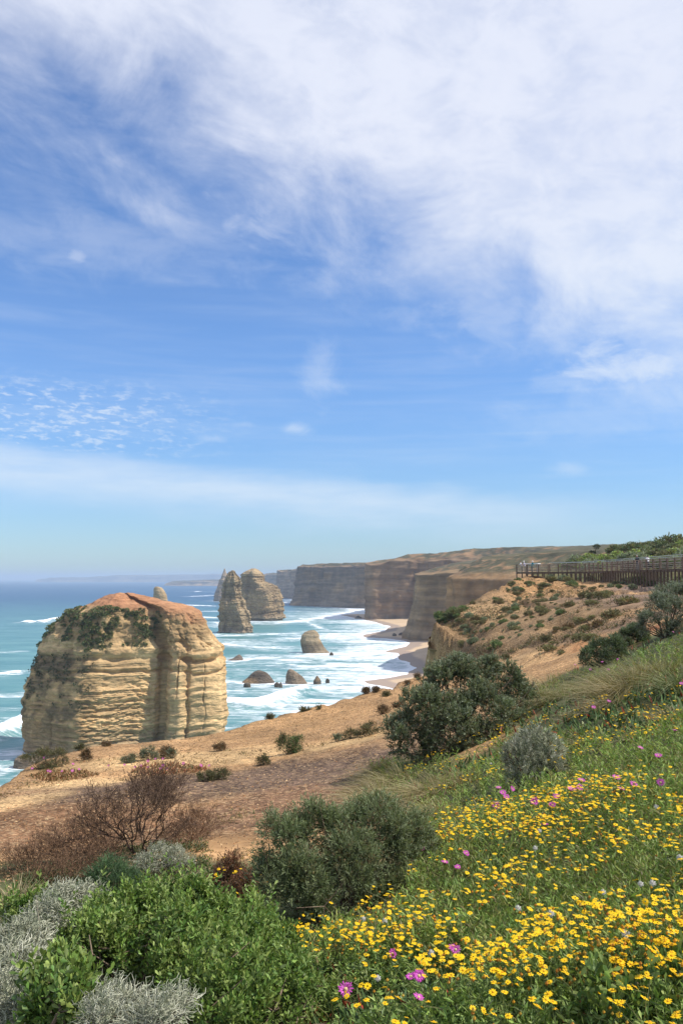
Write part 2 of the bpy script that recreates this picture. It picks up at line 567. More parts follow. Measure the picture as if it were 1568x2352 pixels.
def zone(U, V, ru, rd, c_, k=1.0, g=None, turn=0.0):
    p_ = hit1(U, V)
    rx = ru * p_[1] / FPX
    dx, dy = GX - p_[0], GY - p_[1]
    ct, st = math.cos(turn), math.sin(turn)
    ax, ay = dx * ct + dy * st, -dx * st + dy * ct
    e = np.sqrt((ax / rx) ** 2 + (ay / rd) ** 2) + (n1 - 0.5) * 0.9 + (n2 - 0.5) * 0.6
    f_ = sstep(1.25, 0.55, e) * k
    tone[:] = tone * (1 - f_[..., None]) + np.array(c_) * f_[..., None]
    if g is not None: grav[:] = grav * (1 - f_) + g * f_


ORANGE, PALE, GREY, RED, SANDY = (0.31, 0.145, 0.058), (0.52, 0.345, 0.165), (0.150, 0.108, 0.085), (0.30, 0.115, 0.048), (0.45, 0.265, 0.125)
zone(150, 1900, 330, 4.5, (0.200, 0.108, 0.055))
zone(420, 1800, 380, 3.4, (0.112, 0.072, 0.048), 1.0)
zone(730, 1775, 260, 5.2, (0.105, 0.068, 0.047), 1.0)
zone(620, 1860, 160, 3.0, (0.165, 0.092, 0.052), 0.9)
zone(1000, 1670, 120, 4.0, (0.15, 0.10, 0.07), 0.6)
zone(500, 1955, 75, 1.0, SANDY, 1.0, 0.1)
zone(200, 1795, 120, 1.6, PALE, 0.75, 0.6)
zone(60, 1835, 90, 2.0, PALE, 0.6)
zone(470, 1742, 300, 3.2, PALE, 0.8, 0.55)
zone(800, 1700, 120, 2.4, PALE, 0.75, 0.5)
zone(700, 1660, 280, 8, (0.33, 0.19, 0.083), 0.7)
zone(1400, 1380, 170, 22, GREY, 0.95, 0.35)
zone(1510, 1355, 90, 16, GREY, 0.95, 0.35)
zone(1480, 1420, 110, 5, (0.15, 0.10, 0.07), 0.8, 0.3)
zone(1480, 1445, 70, 5, RED, 0.85, 0.3)
zone(1290, 1500, 110, 6, ORANGE, 0.8)
zone(1200, 1520, 90, 6, PALE, 0.55)
zone(1330, 1460, 70, 4, (0.15, 0.10, 0.07), 0.8)
zone(1160, 1420, 210, 30, (0.205, 0.130, 0.066), 0.95)
zone(1230, 1350, 60, 12, (0.27, 0.145, 0.060), 0.7)
zone(1130, 1400, 70, 9, (0.33, 0.21, 0.10), 0.6)
BANK_UV = [(640, 2352), (600, 2260), (760, 2150), (900, 2120), (990, 1960), (940, 1870), (860, 1830), (850, 1760), (900, 1735), (1090, 1740), (1215, 1640), (1190, 1590),
           (1300, 1545), (1420, 1505), (1480, 1462), (1568, 1440)]
BANK = hit([q[0] for q in BANK_UV], [q[1] for q in BANK_UV])[:, :2]
BANK = np.vstack([BANK, [[22, 21], [40, 26], [16, 1.0], [3, 0.6], [-0.3, 0.6], [-0.4, 2.5]]])
inb = in_poly(GX, GY, BANK); db = dist_line(GX, GY, np.vstack([BANK, BANK[:1]]))
fb = sstep(0.5, -0.5, np.where(inb, -db, db) + (n2 - 0.5) * 1.0)
LB = np.array([[-4.2, 3.0], [-4.6, 9.4], [-2.4, 10.4], [-1.4, 9.0], [-0.4, 8.4], [0.5, 7.4], [0.3, 4], [0, 1]])
inl = in_poly(GX, GY, LB); dl = dist_line(GX, GY, np.vstack([LB, LB[:1]]))
fb = np.maximum(fb, sstep(0.45, -0.35, np.where(inl, -dl, dl) + (n2 - 0.5) * 1.0))
_bw = np.array([at(u_, 1331, d_)[:2] for u_, d_ in ((1205, 138), (1262, 128.5), (1344, 121.5), (1568, 85.5), (1900, 60), (2600, 60), (2600, 230), (1205, 230))])
_ib = in_poly(GX, GY, _bw); _db = dist_line(GX, GY, np.vstack([_bw, _bw[:1]]))
hillveg_shade = sstep(1.0, -1.0, np.where(_ib, -_db, _db) + (n2 - .5) * 2)  # hill soil begun nearer; its dark tone also stands for shade under the deck
fb = np.maximum(fb, hillveg_shade * 0.9)
tone = tone * (1 - fb[..., None]) + np.array((0.075, 0.080, 0.034)) * fb[..., None]
grav = grav * (1 - fb)
patch = sstep(0.52, 0.64, fbm(GX * 0.22, GY * 0.22, 7, 5, 77)) * hill * (1 - fb) * sstep(0.60, 0.45, grav / 1.2) * 0
tone *= (0.86 + 0.28 * n2)[..., None]
tone *= (0.80 + 0.40 * sstep(.3, .7, fbm(GX * .9, GY * .35, 2, 5, 45)))[..., None]
rimf = sstep(0.05, 0.5, sd)[..., None]
tone = tone * (1 - rimf) + np.array((0.40, 0.27, 0.12)) * rimf
keep = (sd < 1.7)
fc = grid_faces(NY, NA)
fm = keep.ravel()[fc].all(1)
gverts = np.stack([GX, GY, GZ], -1).reshape(-1, 3)
ground = link_mesh('ground', gverts, fc[fm], M_GROUND, None, tone.reshape(-1, 3), True, None, {'gravel': grav})
ground['kind'] = 'structure'


# ------------------------------------------------------------------ rock helpers
def rock_tone(x, y, z, zlow, ztop, base=(0.47, 0.335, 0.18), seed=0, s=1.0, red=0.0, up=None, veg=0.0, grey=0.6):
    b_ = np.ones(x.shape + (3,)) * np.array(base)
    zz = z + (fbm(x * 0.03 / s, y * 0.03 / s, z * 0.02, 3, seed + 3) - 0.5) * 6 * s
    band = fbm(zz * 0.33 / s, 0.3, 0.7, 4, seed + 11)
    b_ *= (0.80 + 0.40 * sstep(0.25, 0.75, band))[..., None]
    stain = fbm(x * 0.16 / s, y * 0.16 / s, z * 0.03 / s, 4, seed + 21)
    st = sstep(0.50, 0.72, stain)[..., None] * 0.45
    b_ = b_ * (1 - st) + b_ * np.array((0.66, 0.60, 0.58)) * st
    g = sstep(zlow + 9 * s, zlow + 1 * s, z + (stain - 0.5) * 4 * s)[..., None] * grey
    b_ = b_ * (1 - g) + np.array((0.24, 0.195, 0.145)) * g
    orange = sstep(0.55, 0.78, fbm(x * 0.08 / s, y * 0.08 / s, z * 0.12 / s, 4, seed + 33))[..., None] * 0.4
    b_ = b_ * (1 - orange) + np.array((0.46, 0.27, 0.11)) * orange
    vs_ = fbm(x * 0.30 / s, y * 0.30 / s, z * 0.018 / s, 5, seed + 51, 0.6)
    b_ = b_ * (0.88 + 0.24 * sstep(0.30, 0.70, vs_))[..., None]
    if red:
        r_ = sstep(ztop - 9 * s, ztop - 2.5 * s, z + (stain - 0.5) * 5 * s)[..., None] * red
        b_ = b_ * (1 - r_) + np.array((0.40, 0.17, 0.085)) * r_
    return b_


def strata(z, x, y, seed, f=0.55):
    zz = z + (fbm(x * 0.05, y * 0.05, 0.2, 3, seed) - 0.5) * 2.2
    a = vn(zz * f, x * 0.05, y * 0.05, seed + 1) + 0.55 * vn(zz * f * 2.3, x * 0.09, y * 0.09, seed + 2) + 0.3 * vn(zz * f * 5.1, x * 0.2, y * 0.2, seed + 3)
    return np.tanh((a / 1.85 - 0.5) * 5.0)


def loop_plan(plan, n, smooth=2):
    P_ = np.array(plan + plan[:1], float)
    s_ = np.concatenate([[0], np.cumsum(np.hypot(*np.diff(P_, axis=0).T))])
    q = np.linspace(0, s_[-1], n, endpoint=False)
    a = np.interp(q, s_, P_[:, 0]); b_ = np.interp(q, s_, P_[:, 1])
    for _ in range(smooth):
        a = (np.roll(a, 1) + a * 2 + np.roll(a, -1)) / 4; b_ = (np.roll(b_, 1) + b_ * 2 + np.roll(b_, -1)) / 4
    ta = np.roll(a, -1) - np.roll(a, 1); tb = np.roll(b_, -1) - np.roll(b_, 1)
    l = np.hypot(ta, tb)
    return a, b_, tb / l, -ta / l


def stack_mesh(levels, d, plan, n=420, rows=300, seed=1, amp=1.0, fine=1.0, deep=0.85, zbase=-2.5, dpow=0.8, grey=0.6, red=0.0, s=1.0, cut=None, base=(0.47, 0.335, 0.18), smooth=2, blend=None, calm=None):
    """A free-standing rock: its outline at distance d by (V, left U, right U), its footprint as a loop in half widths."""
    lv = sorted([(at(784, V, d)[2], at(l, V, d)[0], at(r, V, d)[0]) for V, l, r in levels])
    z = np.array([q[0] for q in lv]); xl = np.array([q[1] for q in lv]); xr = np.array([q[2] for q in lv])
    zz = np.concatenate([np.linspace(zbase, z[-1] - 0.2 * (z[-1] - z[-3]), rows - 8), np.linspace(z[-1] - 0.18 * (z[-1] - z[-3]), z[-1], 8)])
    L = np.interp(zz, z, xl); Rr = np.interp(zz, z, xr)
    hw = (Rr - L) / 2; xc = (Rr + L) / 2
    hmax = hw.max()
    a, b_, na, nb = loop_plan(plan, n, smooth)
    if a[np.argmin(b_)] > 5: pass
    # make normals point outwards
    if (na * a + nb * b_).mean() < 0: na, nb = -na, -nb
    a2, b2 = a.copy(), b_.copy()
    for _ in range(n // 3):
        a2 = (np.roll(a2, 1) + a2 + np.roll(a2, -1)) / 3; b2 = (np.roll(b2, 1) + b2 + np.roll(b2, -1)) / 3
    a2 = a2 * (np.abs(a).max() / np.abs(a2).max()); b2 = b2 * (np.ptp(b_) / np.ptp(b2))
    rk = sstep(blend[0], blend[1], zz / z[-1])[:, None] if blend else np.zeros((len(zz), 1))
    aa = a[None] * (1 - rk) + a2[None] * rk; bb = b_[None] * (1 - rk) + b2[None] * rk
    X = xc[:, None] + aa * hw[:, None]
    Yd = d + bb * hmax * ((hw / hmax) ** dpow)[:, None] * deep
    Z = np.repeat(zz[:, None], n, 1)
    wall = sstep(z[-1], z[-1] - 0.25 * (z[-1] - max(z[0], 0)), Z)
    ds = strata(Z / s, X / s, Yd / s, seed) * 0.55 * amp * s
    ds += (fbm(X * 0.22 / s, Yd * 0.22 / s, Z * 0.12 / s, 5, seed + 7) - 0.5) * 3.2 * amp * s
    ds += (fbm(X * 0.9 / s, Yd * 0.9 / s, Z * 1.3 / s, 4, seed + 8, 0.6) - 0.5) * 1.3 * fine * s
    ds *= 0.35 + 0.65 * wall
    if calm: ds = ds * (1 - .5 * sstep(calm - .04, calm + .04, a)[None] * (b_ < .1)[None] * wall)
    if cut is not None: ds = ds + cut(X, Yd, Z, a, b_)
    shrink = np.clip(hw / (0.25 * hmax), 0.05, 1)[:, None]
    ds = ds * shrink
    X = X + na[None] * ds; Yd = Yd + nb[None] * ds
    Z = Z + (fbm(X * 0.3 / s, Yd * 0.3 / s, 0, 4, seed + 15) - 0.5) * 1.6 * s * (1 - wall)
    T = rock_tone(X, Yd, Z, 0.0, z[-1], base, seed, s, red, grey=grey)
    V_ = np.stack([X, Yd, Z], -1).reshape(-1, 3)
    F = grid_faces(rows, n, True)
    topi = len(V_)
    V_ = np.vstack([V_, [[X[-1].mean(), Yd[-1].mean(), Z[-1].mean() + 0.05]]])
    T = np.vstack([T.reshape(-1, 3), T[-1].mean(0)[None]])
    i = (rows - 1) * n + np.arange(n)
    tri = np.stack([i, (rows - 1) * n + (np.arange(n) + 1) % n, np.full(n, topi)], 1)
    return V_, [F, tri], T, (X, Yd, Z)


def place(V_, base):
    return V_ - np.array(base)


# ------------------------------------------------------------------ scattered foliage helpers
def leafs(P, D, L, W, C, fold=0.25, seed=0, up=None):
    """One folded four-point leaf per row."""
    g = np.random.default_rng(seed)
    n = len(P)
    D = unit(D)
    ref = g.normal(size=(n, 3)) * (0.5 if up is not None else 1.0)
    if up is not None: ref = ref + np.array(up)
    S = unit(np.cross(D, ref)); Nn = np.cross(S, D)
    L = np.broadcast_to(L, n)[:, None]; W = np.broadcast_to(W, n)[:, None]
    mid = P + D * L * 0.52
    v = np.stack([P, mid - S * W * 0.5 + Nn * W * fold, P + D * L, mid + S * W * 0.5 + Nn * W * fold], 1).reshape(-1, 3)
    f = np.arange(n * 4).reshape(n, 4)
    return v, f, np.repeat(C, 4, 0)


def blades(P, D, L, W, bend, C, seg=3, seed=0, tipc=None):
    g = np.random.default_rng(seed)
    n = len(P)
    S = unit(np.cross(unit(D), g.normal(size=(n, 3))))
    L = np.broadcast_to(L, n)[:, None]; W = np.broadcast_to(W, n)[:, None]
    rows = []; cols = []
    for k in range(seg + 1):
        t_ = k / seg
        c_ = P + D * L * t_ + bend * L * t_ * t_
        w_ = W * (1 - t_ * 0.88) * 0.5
        rows.append(c_ - S * w_); rows.append(c_ + S * w_)
        cc = C if tipc is None else C * (1 - t_) + tipc * t_
        cols += [cc, cc]
    v = np.stack(rows, 1).reshape(-1, 3); c = np.stack(cols, 1).reshape(-1, 3)
    m = 2 * (seg + 1)
    o = (np.arange(n) * m)[:, None, None] + np.array([[2 * k, 2 * k + 1, 2 * k + 3, 2 * k + 2] for k in range(seg)])[None]
    return v, o.reshape(-1, 4), c


def tubes(A_, B_, ra, rb, C, sides=4):
    n = len(A_)
    D = unit(B_ - A_)
    ref = np.where(np.abs(D[:, 2:3]) < 0.8, np.array([[0, 0, 1.0]]), np.array([[1.0, 0, 0]]))
    S = unit(np.cross(D, ref)); T_ = np.cross(D, S)
    ra = np.broadcast_to(ra, n)[:, None]; rb = np.broadcast_to(rb, n)[:, None]
    ring = []
    for (c_, r_) in ((A_, ra), (B_, rb)):
        for k in range(sides):
            an = 2 * math.pi * k / sides
            ring.append(c_ + (S * math.cos(an) + T_ * math.sin(an)) * r_)
    v = np.stack(ring, 1).reshape(-1, 3)
    q = np.array([[k, (k + 1) % sides, sides + (k + 1) % sides, sides + k] for k in range(sides)])
    f = ((np.arange(n) * 2 * sides)[:, None, None] + q[None]).reshape(-1, 4)
    return v, f, np.repeat(C, 2 * sides, 0)


def join(parts):
    vs, fs, cs, o = [], {}, [], 0
    for v, f, c in parts:
        vs.append(v); cs.append(c)
        for ff_ in (f if isinstance(f, list) else [f]):
            fs.setdefault(ff_.shape[1], []).append(ff_ + o)
        o += len(v)
    return np.vstack(vs), [np.vstack(q) for q in fs.values()], np.vstack(cs)


def pick(pal, n, g, jit=0.18):
    pal = np.array(pal, float)
    c = pal[g.integers(0, len(pal), n)]
    k = g.random((n, 1))
    c2 = pal[g.integers(0, len(pal), n)]
    return np.clip((c * k + c2 * (1 - k)) * (1 + g.normal(size=(n, 1)) * jit), 0.004, 0.9)


GREEN = [(0.062, 0.100, 0.034), (0.090, 0.135, 0.045), (0.050, 0.085, 0.034), (0.135, 0.16, 0.07)]
GREYGREEN = [(0.105, 0.135, 0.075), (0.155, 0.18, 0.115), (0.085, 0.11, 0.06), (0.22, 0.235, 0.17)]
OLIVE = [(0.10, 0.105, 0.045), (0.14, 0.13, 0.06), (0.075, 0.085, 0.035), (0.17, 0.15, 0.085)]
BROWN = [(0.16, 0.095, 0.05), (0.20, 0.13, 0.07), (0.11, 0.07, 0.04), (0.12, 0.10, 0.05)]
SILVER = [(0.33, 0.34, 0.23), (0.44, 0.44, 0.31), (0.20, 0.225, 0.14), (0.54, 0.53, 0.41)]
BRIGHT = [(0.145, 0.24, 0.05), (0.19, 0.29, 0.06), (0.11, 0.205, 0.045), (0.27, 0.335, 0.10), (0.23, 0.29, 0.07)]
STRAW = [(0.36, 0.29, 0.16), (0.30, 0.26, 0.13), (0.23, 0.22, 0.09), (0.42, 0.35, 0.22)]
FRESH = [(0.12, 0.17, 0.05), (0.16, 0.19, 0.07), (0.09, 0.14, 0.04)]


def foliage(lobes, n, per, L, W, slen, pal, seed, dead=0.05, upb=0.55, spread=0.75, deadpal=BROWN, inner=0.55, tip=None, clumps=0):
    """Leafy sprigs over the surface of several rounded lobes (x, y, z, rx, ry, rz)."""
    g = np.random.default_rng(seed)
    lob = np.array(lobes, float)
    core = lob
    if clumps:
        sub = []
        for q in lob:
            for _ in range(clumps):
                e_ = unit(g.normal(size=3) + np.array([0, -.15, .3]))
                k_ = .30 + .16 * g.random()
                sub.append(np.concatenate([q[:3] + e_ * q[3:6] * (.6 + .34 * g.random()), q[3:6] * k_ * np.array([.95, .95, 1.15])]))
        lob = np.array(sub)
    wgt = lob[:, 3] * lob[:, 5] + lob[:, 3] * lob[:, 4]
    k = g.choice(len(lob), n * 2, p=wgt / wgt.sum())
    d_ = unit(g.normal(size=(n * 2, 3)) + np.array([0, 0, 0.25]))
    rr_ = inner + (1 - inner) * g.random(n * 2) ** 0.5
    bump_ = 0.80 + 0.40 * fbm(d_[:, 0] * 2.6 + k * 7, d_[:, 1] * 2.6, d_[:, 2] * 2.6, 3, seed)
    P = lob[k, :3] + d_ * lob[k, 3:6] * (rr_ * bump_)[:, None]
    ins_ = np.zeros(len(P), int)
    for q in core:
        ins_ += (((P - q[:3]) / q[3:6]) ** 2).sum(1) < 0.5
    ok = np.where((ins_ < 1) | (g.random(len(P)) < 0.15))[0][:n]
    P, d_, k = P[ok], d_[ok], k[ok]
    m = len(P)
    ax = unit(d_ * 0.7 + np.array([0, 0, upb]) + g.normal(size=(m, 3)) * 0.35)
    sl = slen * (0.6 + 0.8 * g.random(m))
    cs = pick(pal, m, g, 0.22) * (0.78 + 0.44 * np.random.default_rng(seed + 5).random(len(lob)))[k][:, None]
    isd = g.random(m) < dead
    cs[isd] = pick(deadpal, isd.sum(), g)
    t_ = np.tile(np.linspace(0.0, 1.0, per), m) + g.normal(size=m * per) * 0.04
    I = np.repeat(np.arange(m), per)
    rad = g.normal(size=(m * per, 3))
    rad = unit(rad - ax[I] * (rad * ax[I]).sum(1, keepdims=True))
    B_ = P[I] + ax[I] * (sl[I] * t_)[:, None]
    D = unit(ax[I] * (0.35 + 0.75 * t_[:, None]) + rad * spread)
    C = np.clip(cs[I] * (1 + g.normal(size=(m * per, 1)) * 0.16), 0.004, 0.9)
    if tip is not None:
        C = C * (1 - 0.55 * t_[:, None].clip(0, 1) ** 2) + np.array(tip) * 0.55 * t_[:, None].clip(0, 1) ** 2
    LL = L * (0.7 + 0.6 * g.random(m * per))
    return leafs(B_, D, LL, W * (0.8 + 0.4 * g.random(m * per)), C, 0.22, seed)


def branches(root, lobes, seed, r0=0.02, per=4, c_=((0.13, 0.09, 0.06), (0.18, 0.13, 0.09))):
    g = np.random.default_rng(seed)
    a, b_, ra, rb = [], [], [], []
    for q in lobes:
        for _ in range(per):
            s_ = np.array(root) + np.array([g.normal() * 0.15 * q[3], g.normal() * 0.15 * q[4], 0])
            e_ = np.array(q[:3]) + g.normal(size=3) * 0.45 * np.array(q[3:6])
            mdl = s_ * 0.5 + e_ * 0.5 + g.normal(size=3) * 0.12 * q[3] + np.array([0, 0, -0.08 * q[5]])
            a += [s_, mdl]; b_ += [mdl, e_]; ra += [r0, r0 * 0.65]; rb += [r0 * 0.65, r0 * 0.3]
            for _2 in range(3):
                f_ = e_ + g.normal(size=3) * 0.45 * np.array(q[3:6])
                a.append(e_); b_.append(f_); ra.append(r0 * 0.3); rb.append(r0 * 0.1)
    n = len(a)
    return tubes(np.array(a), np.array(b_), np.array(ra), np.array(rb), pick(c_, n, g), 4)


def shrub(name, base, lobes, label, cat='shrub', n=900, per=12, L=0.05, W=0.012, slen=0.10, pal=GREEN, seed=1, mat=None, group=None, r0=0.02, **kw):
    o = thing(name, base, label, cat, group)
    v, f, c = foliage(lobes, n, per, L, W, slen, pal, seed, **kw)
    fo = link_mesh('foliage', v, f, mat or M_LEAF, o, c)
    fo['kind'] = 'stuff'
    v, f, c = branches((0, 0, -0.05), lobes, seed + 1, r0)
    link_mesh('branches', v, f, M_TWIG, o, c)
    return o


def px_lobes(base, spec):
    """Lobes given by the picture position of their centres, their radius in pixels and a depth offset in metres."""
    out = []
    for (U, V, r, dd) in spec:
        d = base[1] + dd
        p_ = at(U, V, d)
        rr_ = r * d / FPX
        out.append((*(p_ - base), rr_ * 1.05, rr_ * 1.05, rr_))
    return out

# ------------------------------------------------------------------ sea and beach
SHORE_UV = [(780, 1412), (837, 1423), (872, 1431), (903, 1440), (884, 1450), (837, 1459), (837, 1464), (888, 1466), (935, 1472), (946, 1476), (938, 1484), (896, 1497), (923, 1500), (917, 1509), (946, 1522),
            (962, 1533), (941, 1543), (939, 1550), (892, 1558), (838, 1564), (864, 1572), (898, 1578), (960, 1600), (1030, 1680), (1060, 1800)]
SHORE = np.array([on_sea(*q)[:2] for q in SHORE_UV])
BEACH = np.vstack([SHORE, [[250, 150], [420, 700], [300, 1100]]])
sa = np.concatenate([np.linspace(-1.1, -0.5, 24)[:-1], np.linspace(-0.5, 0.2, 240), np.linspace(0.2, 0.95, 24)[1:]])
sy = np.concatenate([np.exp(np.linspace(math.log(40), math.log(150), 14))[:-1], np.exp(np.linspace(math.log(150), math.log(2600), 370))[:-1], np.exp(np.linspace(math.log(2600), math.log(30000), 45))])
SX = sa[None] * sy[:, None]; SY = np.broadcast_to(sy[:, None], SX.shape)
inbch = in_poly(SX, SY, BEACH)
shd = dist_line(SX, SY, SHORE) * np.where(inbch, -1, 1)
fn1 = fbm(SX * 0.02, SY * 0.05, 0, 5, 61); fn2 = fbm(SX * 0.07, SY * 0.2, 0, 4, 62)
foam = np.zeros(SX.shape)
swash = sstep(130, 5, shd + (fn1 - 0.5) * 120) * 0.80
swash = np.maximum(swash, sstep(14, 0, shd) * 1.3)
foam = np.maximum(foam, swash)
wave = (fbm(SX * 0.012, SY * 0.03, 0, 5, 63) - 0.5) * 1.2
FOAM_UV = [  # points of a breaker line, half width in metres, strength
    ([(640, 1432), (700, 1424), (770, 1414), (815, 1406), (805, 1397), (735, 1393)], 16, 1.0), ([(770, 1420), (800, 1412), (835, 1400), (838, 1398)], 45, 0.95), ([(560, 1432), (610, 1430), (660, 1427), (700, 1430)], 8, 0.8),
    ([(495, 1460), (580, 1457), (660, 1455), (720, 1452)], 8, 0.85), ([(510, 1478), (560, 1484), (600, 1487), (660, 1489)], 9, 0.9), ([(505, 1470), (540, 1474), (600, 1480)], 9, 0.6),
    ([(518, 1522), (600, 1510), (680, 1518), (760, 1524), (850, 1526)], 9, 0.9), ([(740, 1455), (800, 1456), (860, 1460), (930, 1465)], 7, 1.0), ([(690, 1420), (740, 1445), (752, 1446)], 4, 0.9),
    ([(765, 1502), (840, 1503), (900, 1493), (945, 1480)], 9, 1.0), ([(640, 1525), (720, 1532), (800, 1528), (880, 1532), (940, 1536)], 8, 0.85), ([(740, 1545), (820, 1540), (900, 1545)], 10, 0.9),
    ([(519, 1565), (600, 1574), (690, 1572), (760, 1565), (850, 1570)], 10, 0.8), ([(560, 1540), (640, 1552), (740, 1556)], 7, 0.75), ([(522, 1617), (580, 1622), (640, 1605), (700, 1586)], 6.5, 1.5), ([(524, 1602), (580, 1608), (640, 1596)], 7, 1.0),
    ([(524, 1585), (600, 1590), (690, 1575)], 8, 0.6), ([(630, 1628), (680, 1632), (720, 1634)], 3, 0.7),
    ([(840, 1580), (870, 1570), (900, 1560)], 14, 1.0), ([(-120, 1556), (0, 1550), (40, 1544)], 3.5, 1.3), ([(-150, 1710), (0, 1690), (48, 1668), (60, 1660)], 5, 1.6), ([(-60, 1745), (30, 1738), (50, 1730)], 5, 0.8), ([(0, 1778), (30, 1765)], 5, 0.8),
    ([(60, 1430), (100, 1429), (135, 1422), (170, 1418)], 6, 1.4), ([(440, 1358), (500, 1360)], 12, 1.1), ([(440, 1370), (497, 1367)], 12, 1.0), ([(430, 1390), (498, 1393)], 10, 1.3), ([(465, 1417), (500, 1419)], 9, 1.2), ([(475, 1404), (500, 1404)], 8, 0.9), ([(495, 1428), (520, 1440)], 8, 0.9),
    ([(688, 1500), (725, 1502), (765, 1501)], 3.5, 1.1), ([(550, 1568), (590, 1570), (636, 1569)], 4, 1.2), ([(640, 1570), (690, 1569), (745, 1566)], 4, 1.2), ([(495, 1457), (540, 1459), (584, 1456)], 6, 1.0), ([(553, 1427), (600, 1428), (655, 1426)], 7, 1.0), ([(515, 1517), (560, 1516)], 4, 1.0),
    ([(-60, 1590), (30, 1600), (60, 1592)], 3, 0.6), ([(0, 1500), (40, 1496)], 4, 0.6), ([(-100, 1640), (20, 1630)], 3, 0.55), ([(645, 1385), (690, 1382), (680, 1376)], 20, 1.1), ([(500, 1379), (530, 1384)], 12, 0.8)]
for pts, hwid, k in FOAM_UV:
    L = np.array([on_sea(*q)[:2] for q in pts])
    sel = np.abs(SY - L[:, 1].mean()) < 260 + np.ptp(L[:, 1])
    d_ = dist_line(SX[sel], SY[sel], L)
    e_ = d_ / hwid + (fn2[sel] - 0.5) * 1.5 + (fn1[sel] - 0.5) * 1.3
    v_ = sstep(1.35, 0.0, e_) * k
    tail = sstep(5.5, 0.8, d_ / hwid + (fn1[sel] - 0.5) * 4) * 0.55
    foam[sel] = np.maximum(foam[sel], np.maximum(v_, tail))
    wave[sel] += sstep(1.6, 0, d_ / hwid + (fn2[sel] - .5)) * 2.0 * k * sstep(1.22, 1.4, k)
wave *= sstep(2600, 1500, SY) * sstep(-5, 40, shd)
shal = sstep(2300, 350, SY + (fn1 - 0.5) * 700) * (0.75 + 0.5 * fn1)
shal = np.clip(shal + sstep(200, 0, shd) * 0.35, 0, 1)
v = np.stack([SX, SY, wave], -1).reshape(-1, 3)
sea = link_mesh('sea', v, grid_faces(*SX.shape), M_SEA, None, None, True, None, {'foam': foam, 'shallow': shal})
sea['kind'] = 'structure'

ba = np.linspace(0.0, 0.45, 130); by = np.exp(np.linspace(math.log(240), math.log(1150), 170))
BX = ba[None] * by[:, None]; BY = np.broadcast_to(by[:, None], BX.shape)
ib = in_poly(BX, BY, BEACH)
bd = dist_line(BX, BY, SHORE) * np.where(ib, 1, -1) + (fbm(BX * 0.06, BY * 0.06, 0, 4, 71) - 0.5) * 8
bz = np.where(bd > 0, np.minimum(bd * 0.05, 4 + bd * 0.004), bd * 0.08) + 0.15
bz = np.maximum(bz, -2.4)
fcs = grid_faces(*BX.shape); kf = (bd > -30).ravel()[fcs].all(1)
beach = link_mesh('beach', np.stack([BX, BY, bz], -1).reshape(-1, 3), fcs[kf], M_SAND, None, None, True, None, {'wet': sstep(16, 2, bd)})
beach['kind'] = 'structure'


